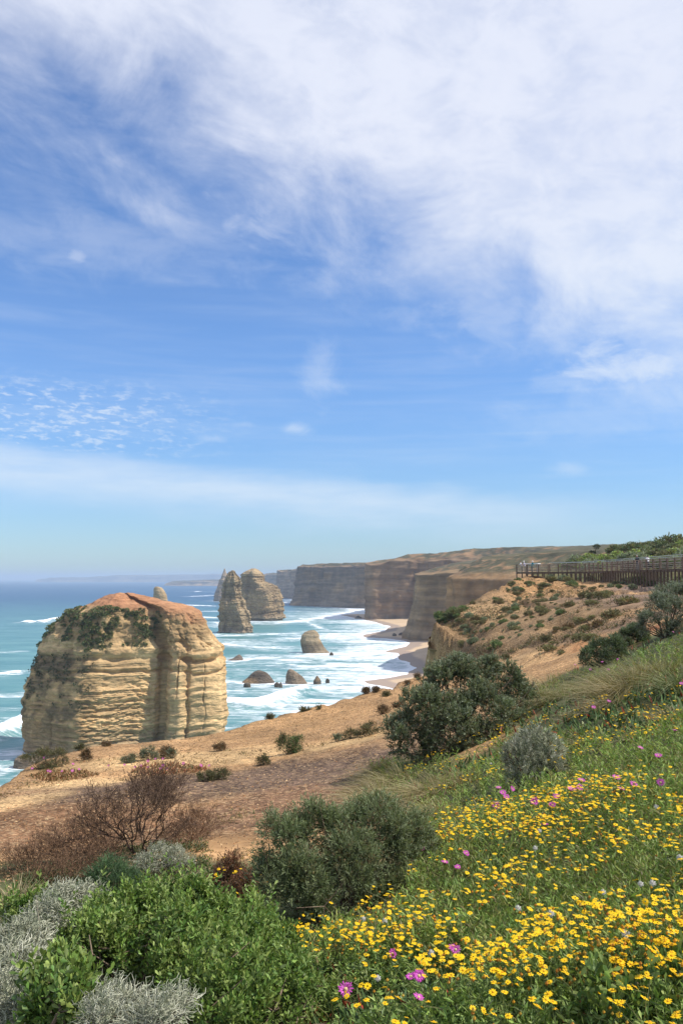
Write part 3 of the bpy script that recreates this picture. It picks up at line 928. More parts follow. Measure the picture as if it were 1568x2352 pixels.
# ------------------------------------------------------------------ cliffs of the coast
def cliff(name, path, zlip, ztop, ztop2, inland=(0.8, 0.6), off1=30, off2=130, seed=1, s=1.0, rows=110, step=2.8, base=(0.40, 0.285, 0.165), flare=4.0, amp=1.0, back=500, scrub=0.55):
    P_ = np.array([at(u, 1331, d)[:2] for u, d in path])
    s_ = np.concatenate([[0], np.cumsum(np.hypot(*np.diff(P_, axis=0).T))])
    n = int(min(300, s_[-1] / (step * 1.35))); rows = int(rows * .72)
    q = np.linspace(0, s_[-1], n)
    x = np.interp(q, s_, P_[:, 0]); y = np.interp(q, s_, P_[:, 1])
    for _ in range(int(n / 60) + 2):
        x[1:-1] = (x[:-2] + 2 * x[1:-1] + x[2:]) / 4; y[1:-1] = (y[:-2] + 2 * y[1:-1] + y[2:]) / 4
    zl, z1, z2 = (np.interp(q, s_, np.array(v_, float)) for v_ in (zlip, ztop, ztop2))
    zl = zl + (fbm(q * .03 / s, 1.3, seed, 4, seed + 61) - .5) * 11 * s; z1 = np.maximum(z1, zl + 1.5) + (fbm(q * .02 / s, 2.3, seed, 3, seed + 62) - .5) * 5 * s
    tx, ty = np.gradient(x), np.gradient(y); l = np.hypot(tx, ty)
    nx, ny = ty / l, -tx / l
    if (nx * inland[0] + ny * inland[1]).mean() > 0: nx, ny = -nx, -ny
    iv = np.array(inland) / np.hypot(*inland)
    t_ = np.concatenate([np.linspace(0, 1, int(rows * 0.62)), 1 + np.linspace(0, 1, int(rows * 0.22))[1:], 2 + np.linspace(0, 1, int(rows * 0.12))[1:], [3.05, 3.15, 3.3, 3.5, 3.75, 4.0]])
    wall = np.clip(t_, 0, 1)[:, None]; sl = np.clip(t_ - 1, 0, 1)[:, None]; s2 = np.clip(t_ - 2, 0, 1)[:, None]; s3 = np.clip(t_ - 3, 0, 1)[:, None]
    Z = -2.5 + (zl + 2.5)[None] * wall + (z1 - zl)[None] * sl ** 0.9 + (z2 - z1)[None] * s2 - 14 * s3
    off = off1 * sl + off2 * s2 + back * s3
    X = x[None] + iv[0] * off; Yy = y[None] + iv[1] * off
    big_ = (fbm(X * 0.03 / s, Yy * 0.03 / s, Z * 0.012 / s, 4, seed) - 0.5) * 24 * amp * s
    st = strata(Z / (1.6 * s), X / s, Yy / s, seed + 4, 0.5) * 0.9 * amp * s
    rg = (fbm(X * 0.18 / s, Yy * 0.18 / s, Z * 0.10 / s, 5, seed + 5, 0.6) - 0.5) * 5 * amp * s
    ql = q[None] / s + (fbm(Z * 0.05 / s, q[None] * 0.02 / s, 0, 3, seed + 41) - .5) * 14
    cl_ = vn(ql * 0.055, Z * 0.006 / s, 0, seed + 42) * .7 + vn(ql * 0.15, Z * 0.01 / s, 0, seed + 43) * .3
    out = big_ + st + rg - sstep(.56, .72, cl_) * 7 * amp * s + (vn(Z * 0.16 / s, q[None] * .01 / s, 0, seed + 44) > .62) * 1.3 * amp * s
    out = out * (1 - 0.6 * sl) * (1 - s2)
    out = out + flare * (1 - wall) ** 2.2 * (0.5 + fbm(X * 0.05, Yy * 0.05, 0, 3, seed + 6))
    gul = (fbm(X * 0.06 / s, Yy * 0.06 / s, 1.7, 4, seed + 8) - 0.5)
    X = X + nx[None] * out; Yy = Yy + ny[None] * out
    Z = Z + sl * (1 - s3) * ((fbm(X * 0.12 / s, Yy * 0.12 / s, 0, 4, seed + 9) - 0.5) * 3.6 * s + gul * 7 * s * (1 - s2) * sl * (1 - sl) * 4)
    Z = Z + sl * (fbm(X * 0.5 / s, Yy * 0.5 / s, 0, 2, seed + 12) - 0.4) * 1.3 * s
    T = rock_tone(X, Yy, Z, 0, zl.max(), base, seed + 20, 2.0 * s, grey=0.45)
    so_ = sstep(0.0, 0.3, sl - 0.05 + gul * 0.25)[..., None]
    soil = np.array((0.255, 0.155, 0.078)) * (0.7 + 0.6 * fbm(X * 0.2 / s, Yy * 0.2 / s, 0, 3, seed + 30))[..., None]
    T = T * (1 - so_) + soil * so_
    vg = sstep(0.62 - scrub * 0.3, 0.72 - scrub * 0.3, fbm(X * 0.22 / s, Yy * 0.22 / s, Z * 0.1, 5, seed + 31) + 0.30 * s2 + 0.10 * sl) * sstep(0.05, 0.4, sl)
    vgc = np.array((0.085, 0.076, 0.040)) * (0.7 + 0.7 * fbm(X * 0.5 / s, Yy * 0.5 / s, 0, 3, seed + 33))[..., None]
    T = T * (1 - vg[..., None]) + vgc * vg[..., None]
    F = grid_faces(len(t_), n)
    V_ = np.stack([X, Yy, Z], -1).reshape(-1, 3)
    o = link_mesh(name, V_, F, M_FAR, None, T.reshape(-1, 3), True)
    return tag(o, kind='structure')


def zv(V, d): return EYE + (1329 - V) * d / FPX


cliff('coastal_cliff', [(1180, 640), (1075, 560), (1034, 505), (1024, 478), (1034, 458), (1080, 445), (1150, 430), (1260, 412), (1700, 380)], [54, 51, 49.5, 49.3, 49, 49, 49, 49, 49],
      [66, 66, 63, 61, 61, 62, 63, 64, 64], [75, 75, 73, 72, 72, 73, 74, 73, 72], (0.86, 0.5), 28, 120, 101, 0.62, 160, 1.1, (0.235, 0.145, 0.072), 3, 0.8, scrub=0.62)
cliff('coastal_cliff', [(1100, 980), (1000, 830), (968, 750), (957, 705), (966, 682), (1000, 668), (1060, 650), (1160, 625), (1600, 560)], [60, 57, 55, 54, 54, 54, 54, 54, 54], [68, 66, 63, 60, 60, 63, 66, 68, 68],
      [82, 80, 76, 73, 74, 77, 79, 79, 76], (0.9, 0.42), 30, 110, 202, 0.7, 160, 1.5, (0.25, 0.168, 0.088), 11, 0.8, scrub=0.6)
cliff('coastal_cliff', [(960, 1480), (890, 1250), (852, 1110), (840, 1042), (850, 1016), (900, 1008), (960, 1000), (1040, 980), (1140, 960), (1700, 850)], [72, 71, 70, 68, 68, 70, 71, 72, 72, 72], [75, 75, 75, 73.5, 74, 79, 80, 84, 86, 84],
      [80, 80, 79, 77, 79, 83, 85, 90, 91, 84], (0.8, 0.6), 26, 130, 303, 0.9, 150, 2.2, (0.24, 0.158, 0.090), 5, 0.9, scrub=0.5)
cliff('coastal_cliff', [(800, 2250), (730, 1800), (690, 1610), (683, 1565), (700, 1535), (760, 1480), (830, 1420), (900, 1385), (960, 1380), (1500, 1300)], [72, 72, 72, 71, 71, 72, 73, 74, 74, 74], [76, 76, 76, 76, 76.5, 77, 78, 78, 78, 78],
      [78, 78, 77.5, 77, 78, 79, 80, 80, 80, 80], (0.6, 0.8), 14, 160, 404, 1.1, 130, 3.0, (0.225, 0.158, 0.10), 9, 0.9, scrub=0.75)
cliff('coastal_cliff', [(760, 3000), (660, 2400), (637, 2240), (645, 2170), (690, 2060), (760, 1980)], [70, 70, 69, 69, 71, 72], [74, 74, 73, 73, 76, 77], [76, 76, 75, 76, 79, 79], (0.7, 0.7), 14, 160, 505, 1.3, 110, 4.0, (0.38, 0.28, 0.19), 10, 0.7, scrub=0.75)
cliff('coastal_cliff', [(700, 3900), (615, 3400), (600, 3250), (625, 3120), (720, 3000)], [64, 64, 64, 65, 66], [68, 68, 68, 69, 70], [70, 70, 70, 72, 73], (0.6, 0.8), 16, 200, 606, 1.6, 90, 6.0, (0.42, 0.32, 0.21), 10, 0.7, scrub=0.75)
cliff('far_headland', [(640, 8200), (430, 6900), (385, 6250), (374, 5950), (400, 5800), (470, 5700), (560, 5650), (640, 5600)], [30, 28, 22, 5, 20, 28, 32, 34], [38, 36, 30, 10, 28, 38, 42, 44], [44, 42, 36, 14, 36, 44, 48, 50], (0.7, 0.7), 60, 300, 707, 3.0, 70, 16, (0.33, 0.26, 0.18), 20, 0.6, scrub=0.8)
cliff('far_headland', [(700, 15000), (90, 14200), (84, 13200), (120, 12900), (230, 12700), (240, 12600), (330, 12500), (500, 12300), (700, 12200)], [60, 40, 15, 55, 62, 80, 90, 100, 104], [70, 50, 20, 66, 72, 94, 104, 114, 120], [70, 50, 24, 68, 76, 100, 108, 120, 124], (0.3, 1), 120, 500, 808, 5.0, 50, 40, (0.36, 0.29, 0.2), 30, 0.5, scrub=0.8)

# the drop below the near clifftop
_q = np.concatenate([[0], np.cumsum(np.hypot(*np.diff(EDGE, axis=0).T))])
nq = 430
qq = np.linspace(0, _q[-1], nq)
ex, ey = np.interp(qq, _q, EDGE[:, 0]), np.interp(qq, _q, EDGE[:, 1])
tx, ty = np.gradient(ex), np.gradient(ey); l = np.hypot(tx, ty)
enx, eny = -ty / l, tx / l
for _ in range(6):
    enx[1:-1] = (enx[:-2] + enx[1:-1] + enx[2:]) / 3; eny[1:-1] = (eny[:-2] + eny[1:-1] + eny[2:]) / 3
ez = smooth_ground(ex, ey)
rowz = np.concatenate([np.linspace(-2.2, -8, 50), np.linspace(-8.4, -30, 30), [-45, -56]])
X = np.repeat(ex[None], len(rowz), 0); Yc = np.repeat(ey[None], len(rowz), 0)
Zc = np.maximum(ez[None] + rowz[:, None], -2.6)
o_ = 0.75 + strata(Zc / 0.5, X / 0.5, Yc / 0.5, 950) * 0.30 + (fbm(X * 0.5, Yc * 0.5, Zc * 0.4, 5, 951, 0.6) - 0.5) * 1.8 - 0.03 * np.clip(-rowz, 0, 12)[:, None]
X += enx[None] * o_; Yc += eny[None] * o_
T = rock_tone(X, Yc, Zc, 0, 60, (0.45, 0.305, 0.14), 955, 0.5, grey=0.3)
tag(link_mesh('sea_cliff', np.stack([X, Yc, Zc], -1).reshape(-1, 3), grid_faces(len(rowz), nq), M_ROCK, None, T.reshape(-1, 3), True), kind='structure')

# ------------------------------------------------------------------ the rock stacks
MAIN_PLAN = [(-1, 0.12), (-.95, -.12), (-.64, -.38), (-.30, -.60), (-.26, -.60), (0, -.44), (.20, -.33), (.345, -.24), (.372, -.13), (.435, -.12), (.465, -.24), (.50, -.34), (.60, -.36), (.645, -.32), (.665, -.26), (.69, -.30), (.84, -.26), (.96, -.16), (1, .02), (.9, .40), (.4, .62), (-.3, .62), (-.8, .45)]
MAIN_LV = [(1712, 52, 513), (1680, 49, 516), (1640, 48, 524), (1600, 51, 520), (1530, 70, 519), (1512, 82, 517), (1498, 84, 511), (1484, 88, 516), (1468, 97, 497), (1450, 110, 483), (1436, 120, 476), (1418, 140, 465), (1403, 153, 458), (1395, 180, 440),
           (1386, 207, 398), (1377, 230, 352), (1369, 250, 328), (1363, 270, 300)]


def main_cut(X, Y_, Z, a, b_):
    front = (b_ < 0.1)[None] * 1.0
    zl = 28.2 + (fbm(X * 0.10, Y_ * 0.10, 0.5, 4, 301) - 0.5) * 7.0
    lm_ = sstep(.35, .65, fbm(X * .09, Y_ * .09, 3.1, 3, 302))
    c_ = -(0.5 + 1.5 * lm_) * np.exp(-((Z - zl + 1.0) / 0.8) ** 2) * front + (.1 + .6 * lm_) * np.exp(-((Z - zl - 0.8) / 0.7) ** 2)
    c_ += -0.8 * np.exp(-((Z - zl + 4.6) / 0.5) ** 2) * front
    # rounded ribs of the upper part
    an = np.cumsum(np.hypot(np.diff(a, append=a[:1]), np.diff(b_, append=b_[:1]))) * 31
    rib = vn(an[None] * 0.24 + (fbm(X * .1, Y_ * .1, Z * .15, 3, 307) - .5) * 1.6, Z * 0.02, 0, 305)
    rib = np.abs(rib - 0.5) * 2
    c_ += (np.sqrt(np.clip(rib + (fbm(X * .35, Y_ * .35, Z * .35, 4, 306) - .5) * 1.1, 0, 1)) - 0.6) * 2.0 * sstep(27, 31, Z) * sstep(42, 36, Z) * front
    # honeycombed courses on the lit face
    k_ = sstep(-.30, -.22, a)[None] * sstep(.38, .30, a)[None] * front + 0.22 * sstep(.44, .5, a)[None] * front
    h_ = fbm(X * 0.55, Y_ * 0.55, Z * 1.9 + (fbm(X * .1, Y_ * .1, 0, 2, 309) - .5) * 5, 4, 311, 0.55)
    c_ += (sstep(0.36, 0.62, h_) - 0.6) * 0.55 * k_ * sstep(24, 12, Z + (lm_ - .5) * 12)
    c2 = strata(Z * 1.9 + X * 0.02, X * .5, Y_ * .5, 320, 0.8) * 0.36 * k_ * sstep(29, 25, Z)
    c3 = (vn(Z * 1.5 + fbm(X * .2, Y_ * .2, 0, 2, 330) * 3, X * .15, Y_ * .15, 331) - .5) * .9 * (1 - k_) * sstep(31, 27, Z)
    c3 += (fbm(X * .8, Y_ * .8, Z * .8, 3, 333) - .5) * 1.2 * sstep(31, 36, Z)
    for a0, w_, dp in ((.575, .006, .8), (.83, .005, .6), (-.58, .008, .7)):
        aw = a[None] + (fbm(Z * .12, a0, 0, 3, 340) - .5) * .05
        c_ = c_ - dp * np.exp(-((aw - a0) / w_) ** 2) * front * sstep(31, 25, Z) * sstep(.36, .58, fbm(Z * .09, a0 * 9, 0, 2, 341))
    return c_ + c2 + c3


V_, F, T, (SXm, SYm, SZm) = stack_mesh(MAIN_LV, 248, MAIN_PLAN, 460, 300, 5, 0.60, 0.62, 0.95, -2.5, 0.5, 0.5, 0.0, 1.0, main_cut, (0.54, 0.37, 0.185), 2, (0.66, 0.88), -.34)
n_t = SXm.shape[0] * SXm.shape[1]
zf, xf, yf = SZm.ravel(), SXm.ravel(), SYm.ravel()
Tm = T[:n_t]
ur = 784 + xf / yf * FPX
g1 = fbm(xf * 0.16, yf * 0.16, zf * 0.16, 5, 331); g2 = fbm(xf * 0.5, yf * 0.5, zf * 0.4, 4, 333)
redm = sstep(40.5, 44.0, zf + (g1 - 0.5) * 6) * 0.9
redm = np.maximum(redm, sstep(37.5, 41, zf + (g1 - .5) * 9) * sstep(300, 360, ur) * .75)
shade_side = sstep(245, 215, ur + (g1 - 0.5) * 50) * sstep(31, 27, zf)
lich_shade = sstep(0.45, 0.62, g1 * 0.6 + g2 * 0.4 + 0.07 * sstep(10, 24, zf)) * shade_side * sstep(4, 12, zf)
Tm = Tm * (1 - 0.75 * lich_shade[:, None]) + np.array((0.125, 0.100, 0.062)) * 0.75 * lich_shade[:, None]  # dark lichen, spread wider to deepen the left side's shade in the colour
vegm = sstep(0.42, 0.56, g1 * 0.5 + g2 * 0.5 + 0.03) * sstep(400, 300, ur + (g1 - .5) * 120) * sstep(29.5, 32.5, zf + (g1 - .5) * 5) * sstep(43, 40, zf)
Tm = Tm * (1 - 0.75 * vegm[:, None]) + np.array((0.19, 0.165, 0.075)) * 0.75 * vegm[:, None]
capm = sstep(30, 35, zf + (g1 - .5) * 8) * sstep(.32, .52, g1 * .5 + g2 * .5) * .85
Tm = Tm * (1 - capm[:, None]) + np.array((0.285, 0.185, 0.088)) * capm[:, None] * (0.7 + .6 * g2[:, None])
redm = redm[:, None]
Tm = Tm * (1 - redm * 0.9) + np.array((0.36, 0.165, 0.085)) * redm * 0.9 * (0.75 + 0.5 * g2[:, None])
shade_tint = (shade_side * .35)[:, None]
Tm = Tm * (1 - shade_tint) + Tm * np.array((.72, .60, .48)) * shade_tint  # shade painted into the rock colour: left side darker and browner
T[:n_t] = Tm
MB = (-66.0, 248.0, 0.0)
stack0 = thing('rock_stack', MB, 'huge flat-domed ochre limestone stack with a red top and green scrub on its shaded side', 'rock stack')
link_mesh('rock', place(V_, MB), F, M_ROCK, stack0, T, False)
# scrub clinging to its upper left
cand = np.where((vegm > 0.35) & (yf < 250))[0]
g = np.random.default_rng(5)
cand = g.choice(cand, 300)
cl = []
ctr = np.stack([xf, yf, zf], 1)[cand] - np.array(MB)
for kk in range(300):
    sz_ = 0.25 + 0.75 * g.random() ** 2
    m_ = int(26 + 40 * sz_)
    dd = unit(g.normal(size=(m_, 3)) + np.array([0, -0.3, 0.6]))
    P_ = ctr[kk] + dd * sz_ * np.array([1.0, 1.0, 0.6]) * (0.5 + 0.5 * g.random((m_, 1)))
    cl.append(leafs(P_, dd + g.normal(size=(m_, 3)) * .5, 0.55, 0.34, pick(GREEN[:2] + OLIVE, m_, g, .2) * 1.5, .2, kk))
low_c = np.where((lich_shade > 0.5) & (yf < 250) & (zf > 14))[0]
low_c = g.choice(low_c, 90)
for kk in low_c:
    m_ = 16
    dd = unit(g.normal(size=(m_, 3)) + np.array([-0.4, -0.6, 0.2]))
    P_ = np.array([xf[kk], yf[kk], zf[kk]]) - np.array(MB) + dd * 0.45
    cl.append(leafs(P_, dd + g.normal(size=(m_, 3)) * .5, 0.5, 0.3, pick(GREEN + OLIVE, m_, g, .2) * 0.8, .2, int(kk)))
v, f, c = join(cl)
link_mesh('scrub', v, f, M_LEAF, stack0, c)['kind'] = 'stuff'

ROUND = [(-1, .05), (-.85, -.35), (-.45, -.62), (.1, -.66), (.55, -.55), (.9, -.25), (1, .1), (.8, .5), (.2, .7), (-.5, .6), (-.9, .35)]
CORNER = [(-1, .12), (-.8, -.22), (-.2, -.52), (.18, -.74), (.34, -.72), (.62, -.48), (.92, -.15), (1, .15), (.8, .5), (.2, .7), (-.5, .6), (-.9, .4)]
TOWER = [(-1, .25), (-.9, -.05), (-.3, -.38), (.46, -.80), (.62, -.74), (.70, -.45), (.86, -.25), (1, 0), (.8, .5), (.2, .7), (-.5, .6), (-.9, .45)]


def rock_stack(name, label, cat, lv, d, plan, seed, group=None, mat=None, **kw):
    V_, F, T, _ = stack_mesh(lv, d, plan, seed=seed, **kw)
    b_ = (float(V_[:, 0].mean()), d, 0.0)
    o = link_mesh(name, place(V_, b_), F, mat or M_FAR, None, T, False, b_)
    return tag(o, label, cat, group)


def grooves(seed, depth):
    def f_(X, Y_, Z, a, b_):
        an = np.cumsum(np.hypot(np.diff(a, append=a[:1]), np.diff(b_, append=b_[:1])))
        k_ = vn(an[None] * 3.1 + (fbm(X * .05, Y_ * .05, Z * .06, 2, seed) - .5) * 1.5, Z * .012, 0, seed + 1)
        led = vn(Z * .22, X * .012, Y_ * .012, seed + 2)
        return -depth * sstep(.58, .75, k_) + (sstep(.45, .55, led) - .5) * depth * .7
    return f_


rock_stack('rock_stack', 'tall slender leaning limestone stack standing in surf in front of a broader stack', 'rock stack',
           [(1456, 498, 581), (1440, 499, 582), (1428, 501, 579), (1405, 502, 571), (1398, 503, 565), (1380, 504, 560), (1370, 507, 557), (1350, 510, 554), (1340, 512, 552), (1332, 515, 550), (1325, 519, 547), (1318, 524, 543), (1313, 528, 539), (1310, 531, 536)],
           775, TOWER, 21, n=180, rows=130, amp=1.9, fine=1.8, s=1.0, deep=1.05, cut=grooves(5, 1.8), grey=0.7, base=(0.335, 0.25, 0.145))
rock_stack('rock_stack', 'broad round-topped layered limestone stack just behind the slender one', 'rock stack',
           [(1425, 556, 652), (1412, 555, 652), (1400, 552, 651), (1375, 551, 650), (1362, 550, 645), (1350, 550, 637), (1341, 550, 628), (1336, 551, 612), (1326, 552, 609), (1318, 556, 602), (1313, 563, 597), (1309, 571, 592), (1306, 580, 588)],
           1000, CORNER, 33, n=200, rows=130, amp=1.9, fine=1.8, s=1.2, deep=0.95, cut=grooves(9, 3.0), grey=0.6, base=(0.33, 0.238, 0.13))
rock_stack('rock_stack', 'hazy pointed stack half hidden behind the slender stack', 'rock stack',
           [(1382, 489, 545), (1370, 491, 545), (1350, 498, 540), (1335, 503, 535), (1322, 509, 528), (1317, 511, 521), (1310, 514, 518), (1306, 515, 517)], 1850, ROUND, 45, n=110, rows=70, amp=0.8, fine=0.7, s=2.0, deep=0.7, grey=0.6, base=(0.36, 0.27, 0.18))
rock_stack('rock_stack', 'small blocky pinnacle showing above the red top of the big stack', 'rock stack',
           [(1437, 346, 386), (1385, 350, 386), (1376, 352, 385), (1367, 352, 384), (1358, 353, 379), (1353, 353, 374), (1350, 354, 372), (1347.5, 356, 366)], 900, ROUND, 52, n=100, rows=80, amp=0.5, fine=0.6, s=1.0, deep=0.8, grey=0.3, base=(0.43, 0.31, 0.17))
rock_stack('sea_boulder', 'big rounded grey-brown boulder with a mossy crown alone in the bay', 'boulder',
           [(1500, 694, 758), (1494, 693, 751), (1480, 690, 741), (1472, 690, 736), (1466, 691, 733), (1458, 693, 733), (1452, 699, 729), (1448, 708, 722), (1447, 712, 718)], 565, ROUND, 61, n=140, rows=90, amp=0.4, fine=0.5, s=0.9, deep=0.9, grey=0.35, base=(0.27, 0.21, 0.13))
rock_stack('sea_rock', 'low dark humped rock awash in white foam, the larger of the pair', 'rock',
           [(1571, 552, 634), (1566, 556, 630), (1558, 566, 626), (1551, 574, 620), (1545, 580, 612), (1541, 586, 604), (1539, 592, 598)], 405, ROUND, 71, n=110, rows=45, amp=0.45, fine=0.6, s=0.7, grey=0.0, base=(0.125, 0.100, 0.074), mat=M_SMALLROCK)
rock_stack('sea_rock', 'pale wedge-shaped rock in foam between the humped rock and the beach', 'rock',
           [(1571, 655, 708), (1564, 656, 703), (1554, 657, 694), (1546, 658, 684), (1540, 660, 675), (1537, 663, 669)], 402, ROUND, 82, n=110, rows=45, amp=0.4, fine=0.5, s=0.6, grey=0.0, base=(0.19, 0.145, 0.098), mat=M_SMALLROCK)
rock_stack('sea_rock', 'small dark pointed rock beside the right wall of the big stack', 'rock',
           [(1516, 522, 558), (1512, 535, 557), (1508, 541, 555), (1504, 547, 551)], 515, ROUND, 91, n=80, rows=34, amp=0.4, fine=0.5, s=0.6, grey=0.0, base=(0.13, 0.10, 0.075), mat=M_SMALLROCK)
for i, (U0, U1, Vt, Vb, lab) in enumerate([
        (560, 575, 1567, 1571, 'flat wet rock showing in foam below the humped rock'), (630, 642, 1566, 1571, 'small rock in foam left of the wedge-shaped rock'),
        (720, 737, 1552, 1564, 'rough triangular rock just right of the wedge-shaped rock'), (748, 756, 1558, 1562, 'lonely speck of rock in foam nearest the beach'),
        (815, 830, 1414, 1419, 'small dark rock in the surf at the foot of the far cliff'), (757, 765, 1497, 1501, 'tiny rock beside the big rounded boulder'),
        (641, 648, 1566, 1572, 'sharp little rock close to the wedge-shaped rock')]):
    d = 49.5 * FPX / (Vb - 1329)
    rock_stack('sea_rock', lab, 'rock', [(Vb + 1, U0 - 1, U1 + 1), (Vb - 1, U0, U1), ((Vb + Vt) / 2, U0 + (U1 - U0) * .2, U1 - (U1 - U0) * .2), (Vt + .6, U0 + (U1 - U0) * .36, U1 - (U1 - U0) * .4), (Vt, U0 + (U1 - U0) * .44, U1 - (U1 - U0) * .48)],
               d, ROUND, 130 + i, n=44, rows=20, amp=0.3, fine=0.4, s=0.45, grey=0.0, base=(0.105, 0.088, 0.066), zbase=-1.0, mat=M_SMALLROCK)
rock_stack('rock_shelf', 'low dark rock platform at the left foot of the big stack', 'rock',
           [(1772, 28, 120), (1764, 29, 116), (1752, 31, 110), (1742, 34, 100), (1737, 45, 90)], 226, ROUND, 160, n=110, rows=36, amp=0.5, fine=0.6, s=0.6, grey=0.0, base=(0.17, 0.13, 0.09), zbase=-1.5, mat=M_SMALLROCK)
for i, (U, V, ru, lab) in enumerate([(946, 1460, 6, 'dark boulder on sand at the foot of the cliff nose'), (905, 1458, 5, 'round boulder on the sand between waterline and cliff'), (921, 1457, 7, 'long low boulder on the sand beside the round one')]):
    p_ = on_sea(U, V, 2.0); d = p_[1]
    rock_stack('beach_boulder', lab, 'boulder', [(V + 4, U - ru, U + ru), (V, U - ru, U + ru), (V - 2.5, U - ru * .7, U + ru * .7), (V - 4, U - ru * .2, U + ru * .2)], d, ROUND, 170 + i, n=44, rows=20, amp=.3, fine=.4, s=.6, grey=0., base=(.15, .12, .09), zbase=0.3, mat=M_SMALLROCK)

# ------------------------------------------------------------------ haze
M_HAZE = bpy.data.materials.new('haze'); M_HAZE.use_nodes = True
t = M_HAZE.node_tree; t.nodes.clear()
pv = t.nodes.new('ShaderNodeVolumePrincipled')
pv.inputs['Color'].default_value = (0.60, 0.77, 1.0, 1)
pv.inputs['Density'].default_value = 0.000125
pv.inputs['Anisotropy'].default_value = 0.0
om = t.nodes.new('ShaderNodeOutputMaterial')
t.links.new(pv.outputs[0], om.inputs['Volume'])
hx, hy0, hy1, hz0, hz1 = 33000, -300, 31500, -4.2, 140
hv = [(x, y, z) for z in (hz0, hz1) for y in (hy0, hy1) for x in (-hx, hx)]
tag(link_mesh('haze', hv, [np.array([(0, 2, 3, 1), (4, 5, 7, 6), (0, 1, 5, 4), (2, 6, 7, 3), (0, 4, 6, 2), (1, 3, 7, 5)])], M_HAZE), kind='stuff')

# ------------------------------------------------------------------ boardwalk
def box_v(sx, sy, sz):
    return np.array([(x, y, z) for z in (-sz / 2, sz / 2) for y in (-sy / 2, sy / 2) for x in (-sx / 2, sx / 2)])


BOXF = np.array([(0, 2, 3, 1), (4, 5, 7, 6), (0, 1, 5, 4), (2, 6, 7, 3), (0, 4, 6, 2), (1, 3, 7, 5)])


def bar(name, a, b_, wdt, hgt, mat, parent, org):
    """A squared timber from a to b."""
    a = np.array(a, float); b_ = np.array(b_, float)
    D = b_ - a; L = np.linalg.norm(D); D = D / L
    S = np.cross(D, (0, 0, 1.0))
    S = unit(S) if np.linalg.norm(S) > 1e-4 else np.array((1.0, 0, 0))
    U_ = np.cross(S, D)
    q = box_v(L, wdt, hgt)
    v = (a + b_) / 2 - org + q[:, :1] * D + q[:, 1:2] * S + q[:, 2:3] * U_
    return link_mesh(name, v, BOXF, mat, parent)


DECK = EYE + 1.05
BW = [at(1186, 1331, 132)[:2], at(1262, 1331, 127)[:2], at(1344, 1331, 120)[:2], at(1568, 1331, 84)[:2], at(1740, 1331, 66)[:2]]
BW = [np.array(q) for q in BW]
borg = np.array([*BW[2], DECK])
bwk = thing('boardwalk', borg, 'long brown timber boardwalk on posts with slatted sides, running along the green hill', 'boardwalk')
WID = 2.4
for si in range(len(BW) - 1):
    a, b_ = BW[si], BW[si + 1]
    D = unit(b_ - a); Nn = np.array([-D[1], D[0]])
    if Nn[0] < 0: Nn = -Nn                          # towards the hill
    L = np.linalg.norm(b_ - a)
    nb_ = max(2, int(round(L / 2.1)))
    for side, off in ((0, 0.0), (1, WID)):
        A0 = a + Nn * off; B0 = b_ + Nn * off
        for k in range(nb_ + (1 if si == len(BW) - 2 else 0)):
            q = A0 + (B0 - A0) * k / nb_
            gz = float(ground_at(q[0], q[1])) - 0.4
            bar('post', (q[0], q[1], min(gz, DECK - 0.5)), (q[0], q[1], DECK + 1.16), 0.15, 0.15, M_TIMBER, bwk, borg)
            if k < nb_:
                m_ = A0 + (B0 - A0) * (k + 0.5) / nb_
                gz = float(ground_at(m_[0], m_[1])) - 0.4
                bar('pile', (m_[0], m_[1], min(gz, DECK - 0.5)), (m_[0], m_[1], DECK - 0.22), 0.16, 0.16, M_TIMBER, bwk, borg)
                q2 = A0 + (B0 - A0) * (k + 1) / nb_
                for hgt in ((0.19, 0.42, 0.65, 0.88, 1.10) if side == 0 else (0.30, 0.70, 1.10)):
                    ins_ = D * 0.08
                    bar('fence_board', (q[0] + ins_[0], q[1] + ins_[1], DECK + hgt), (q2[0] - ins_[0], q2[1] - ins_[1], DECK + hgt), 0.035, 0.085 if hgt < 1.1 else 0.10, M_BOARD, bwk, borg)
        bar('bearer', (*(A0 + Nn * (0.10 if side == 0 else -0.10)), DECK - 0.17), (*(B0 + Nn * (0.10 if side == 0 else -0.10)), DECK - 0.17), 0.08, 0.24, M_TIMBER, bwk, borg)
        if si > 0:
            bar('handrail', (*(A0 - Nn * 0.09), DECK + 1.38 + 0.0 * si), (*(B0 - Nn * 0.09), DECK + 1.38), 0.06, 0.06, M_METAL, bwk, borg)
            for k in range(0, nb_, 2):
                q = A0 + (B0 - A0) * k / nb_ - Nn * 0.09
                bar('rail_bracket', (*q, DECK + 1.12), (*q, DECK + 1.352), 0.04, 0.04, M_METAL, bwk, borg)
    npl = int(L / 0.3)
    for k in range(npl):
        q0 = a + (b_ - a) * (k + 0.5) / npl
        bar('deck_plank', (*(q0 - Nn * 0.04), DECK - 0.025), (*(q0 + Nn * (WID + 0.04)), DECK - 0.025), L / npl - 0.012, 0.045, M_BOARD, bwk, borg)
# end rail of the lookout
D = unit(BW[1] - BW[0]); Nn = np.array([-D[1], D[0]]); Nn = Nn if Nn[0] > 0 else -Nn
for hgt in (0.19, 0.42, 0.65, 0.88, 1.10):
    bar('fence_board', (*(BW[0] + Nn * 0.1), DECK + hgt), (*(BW[0] + Nn * (WID - 0.1)), DECK + hgt), 0.035, 0.165 if hgt < 1.1 else 0.10, M_BOARD, bwk, borg)
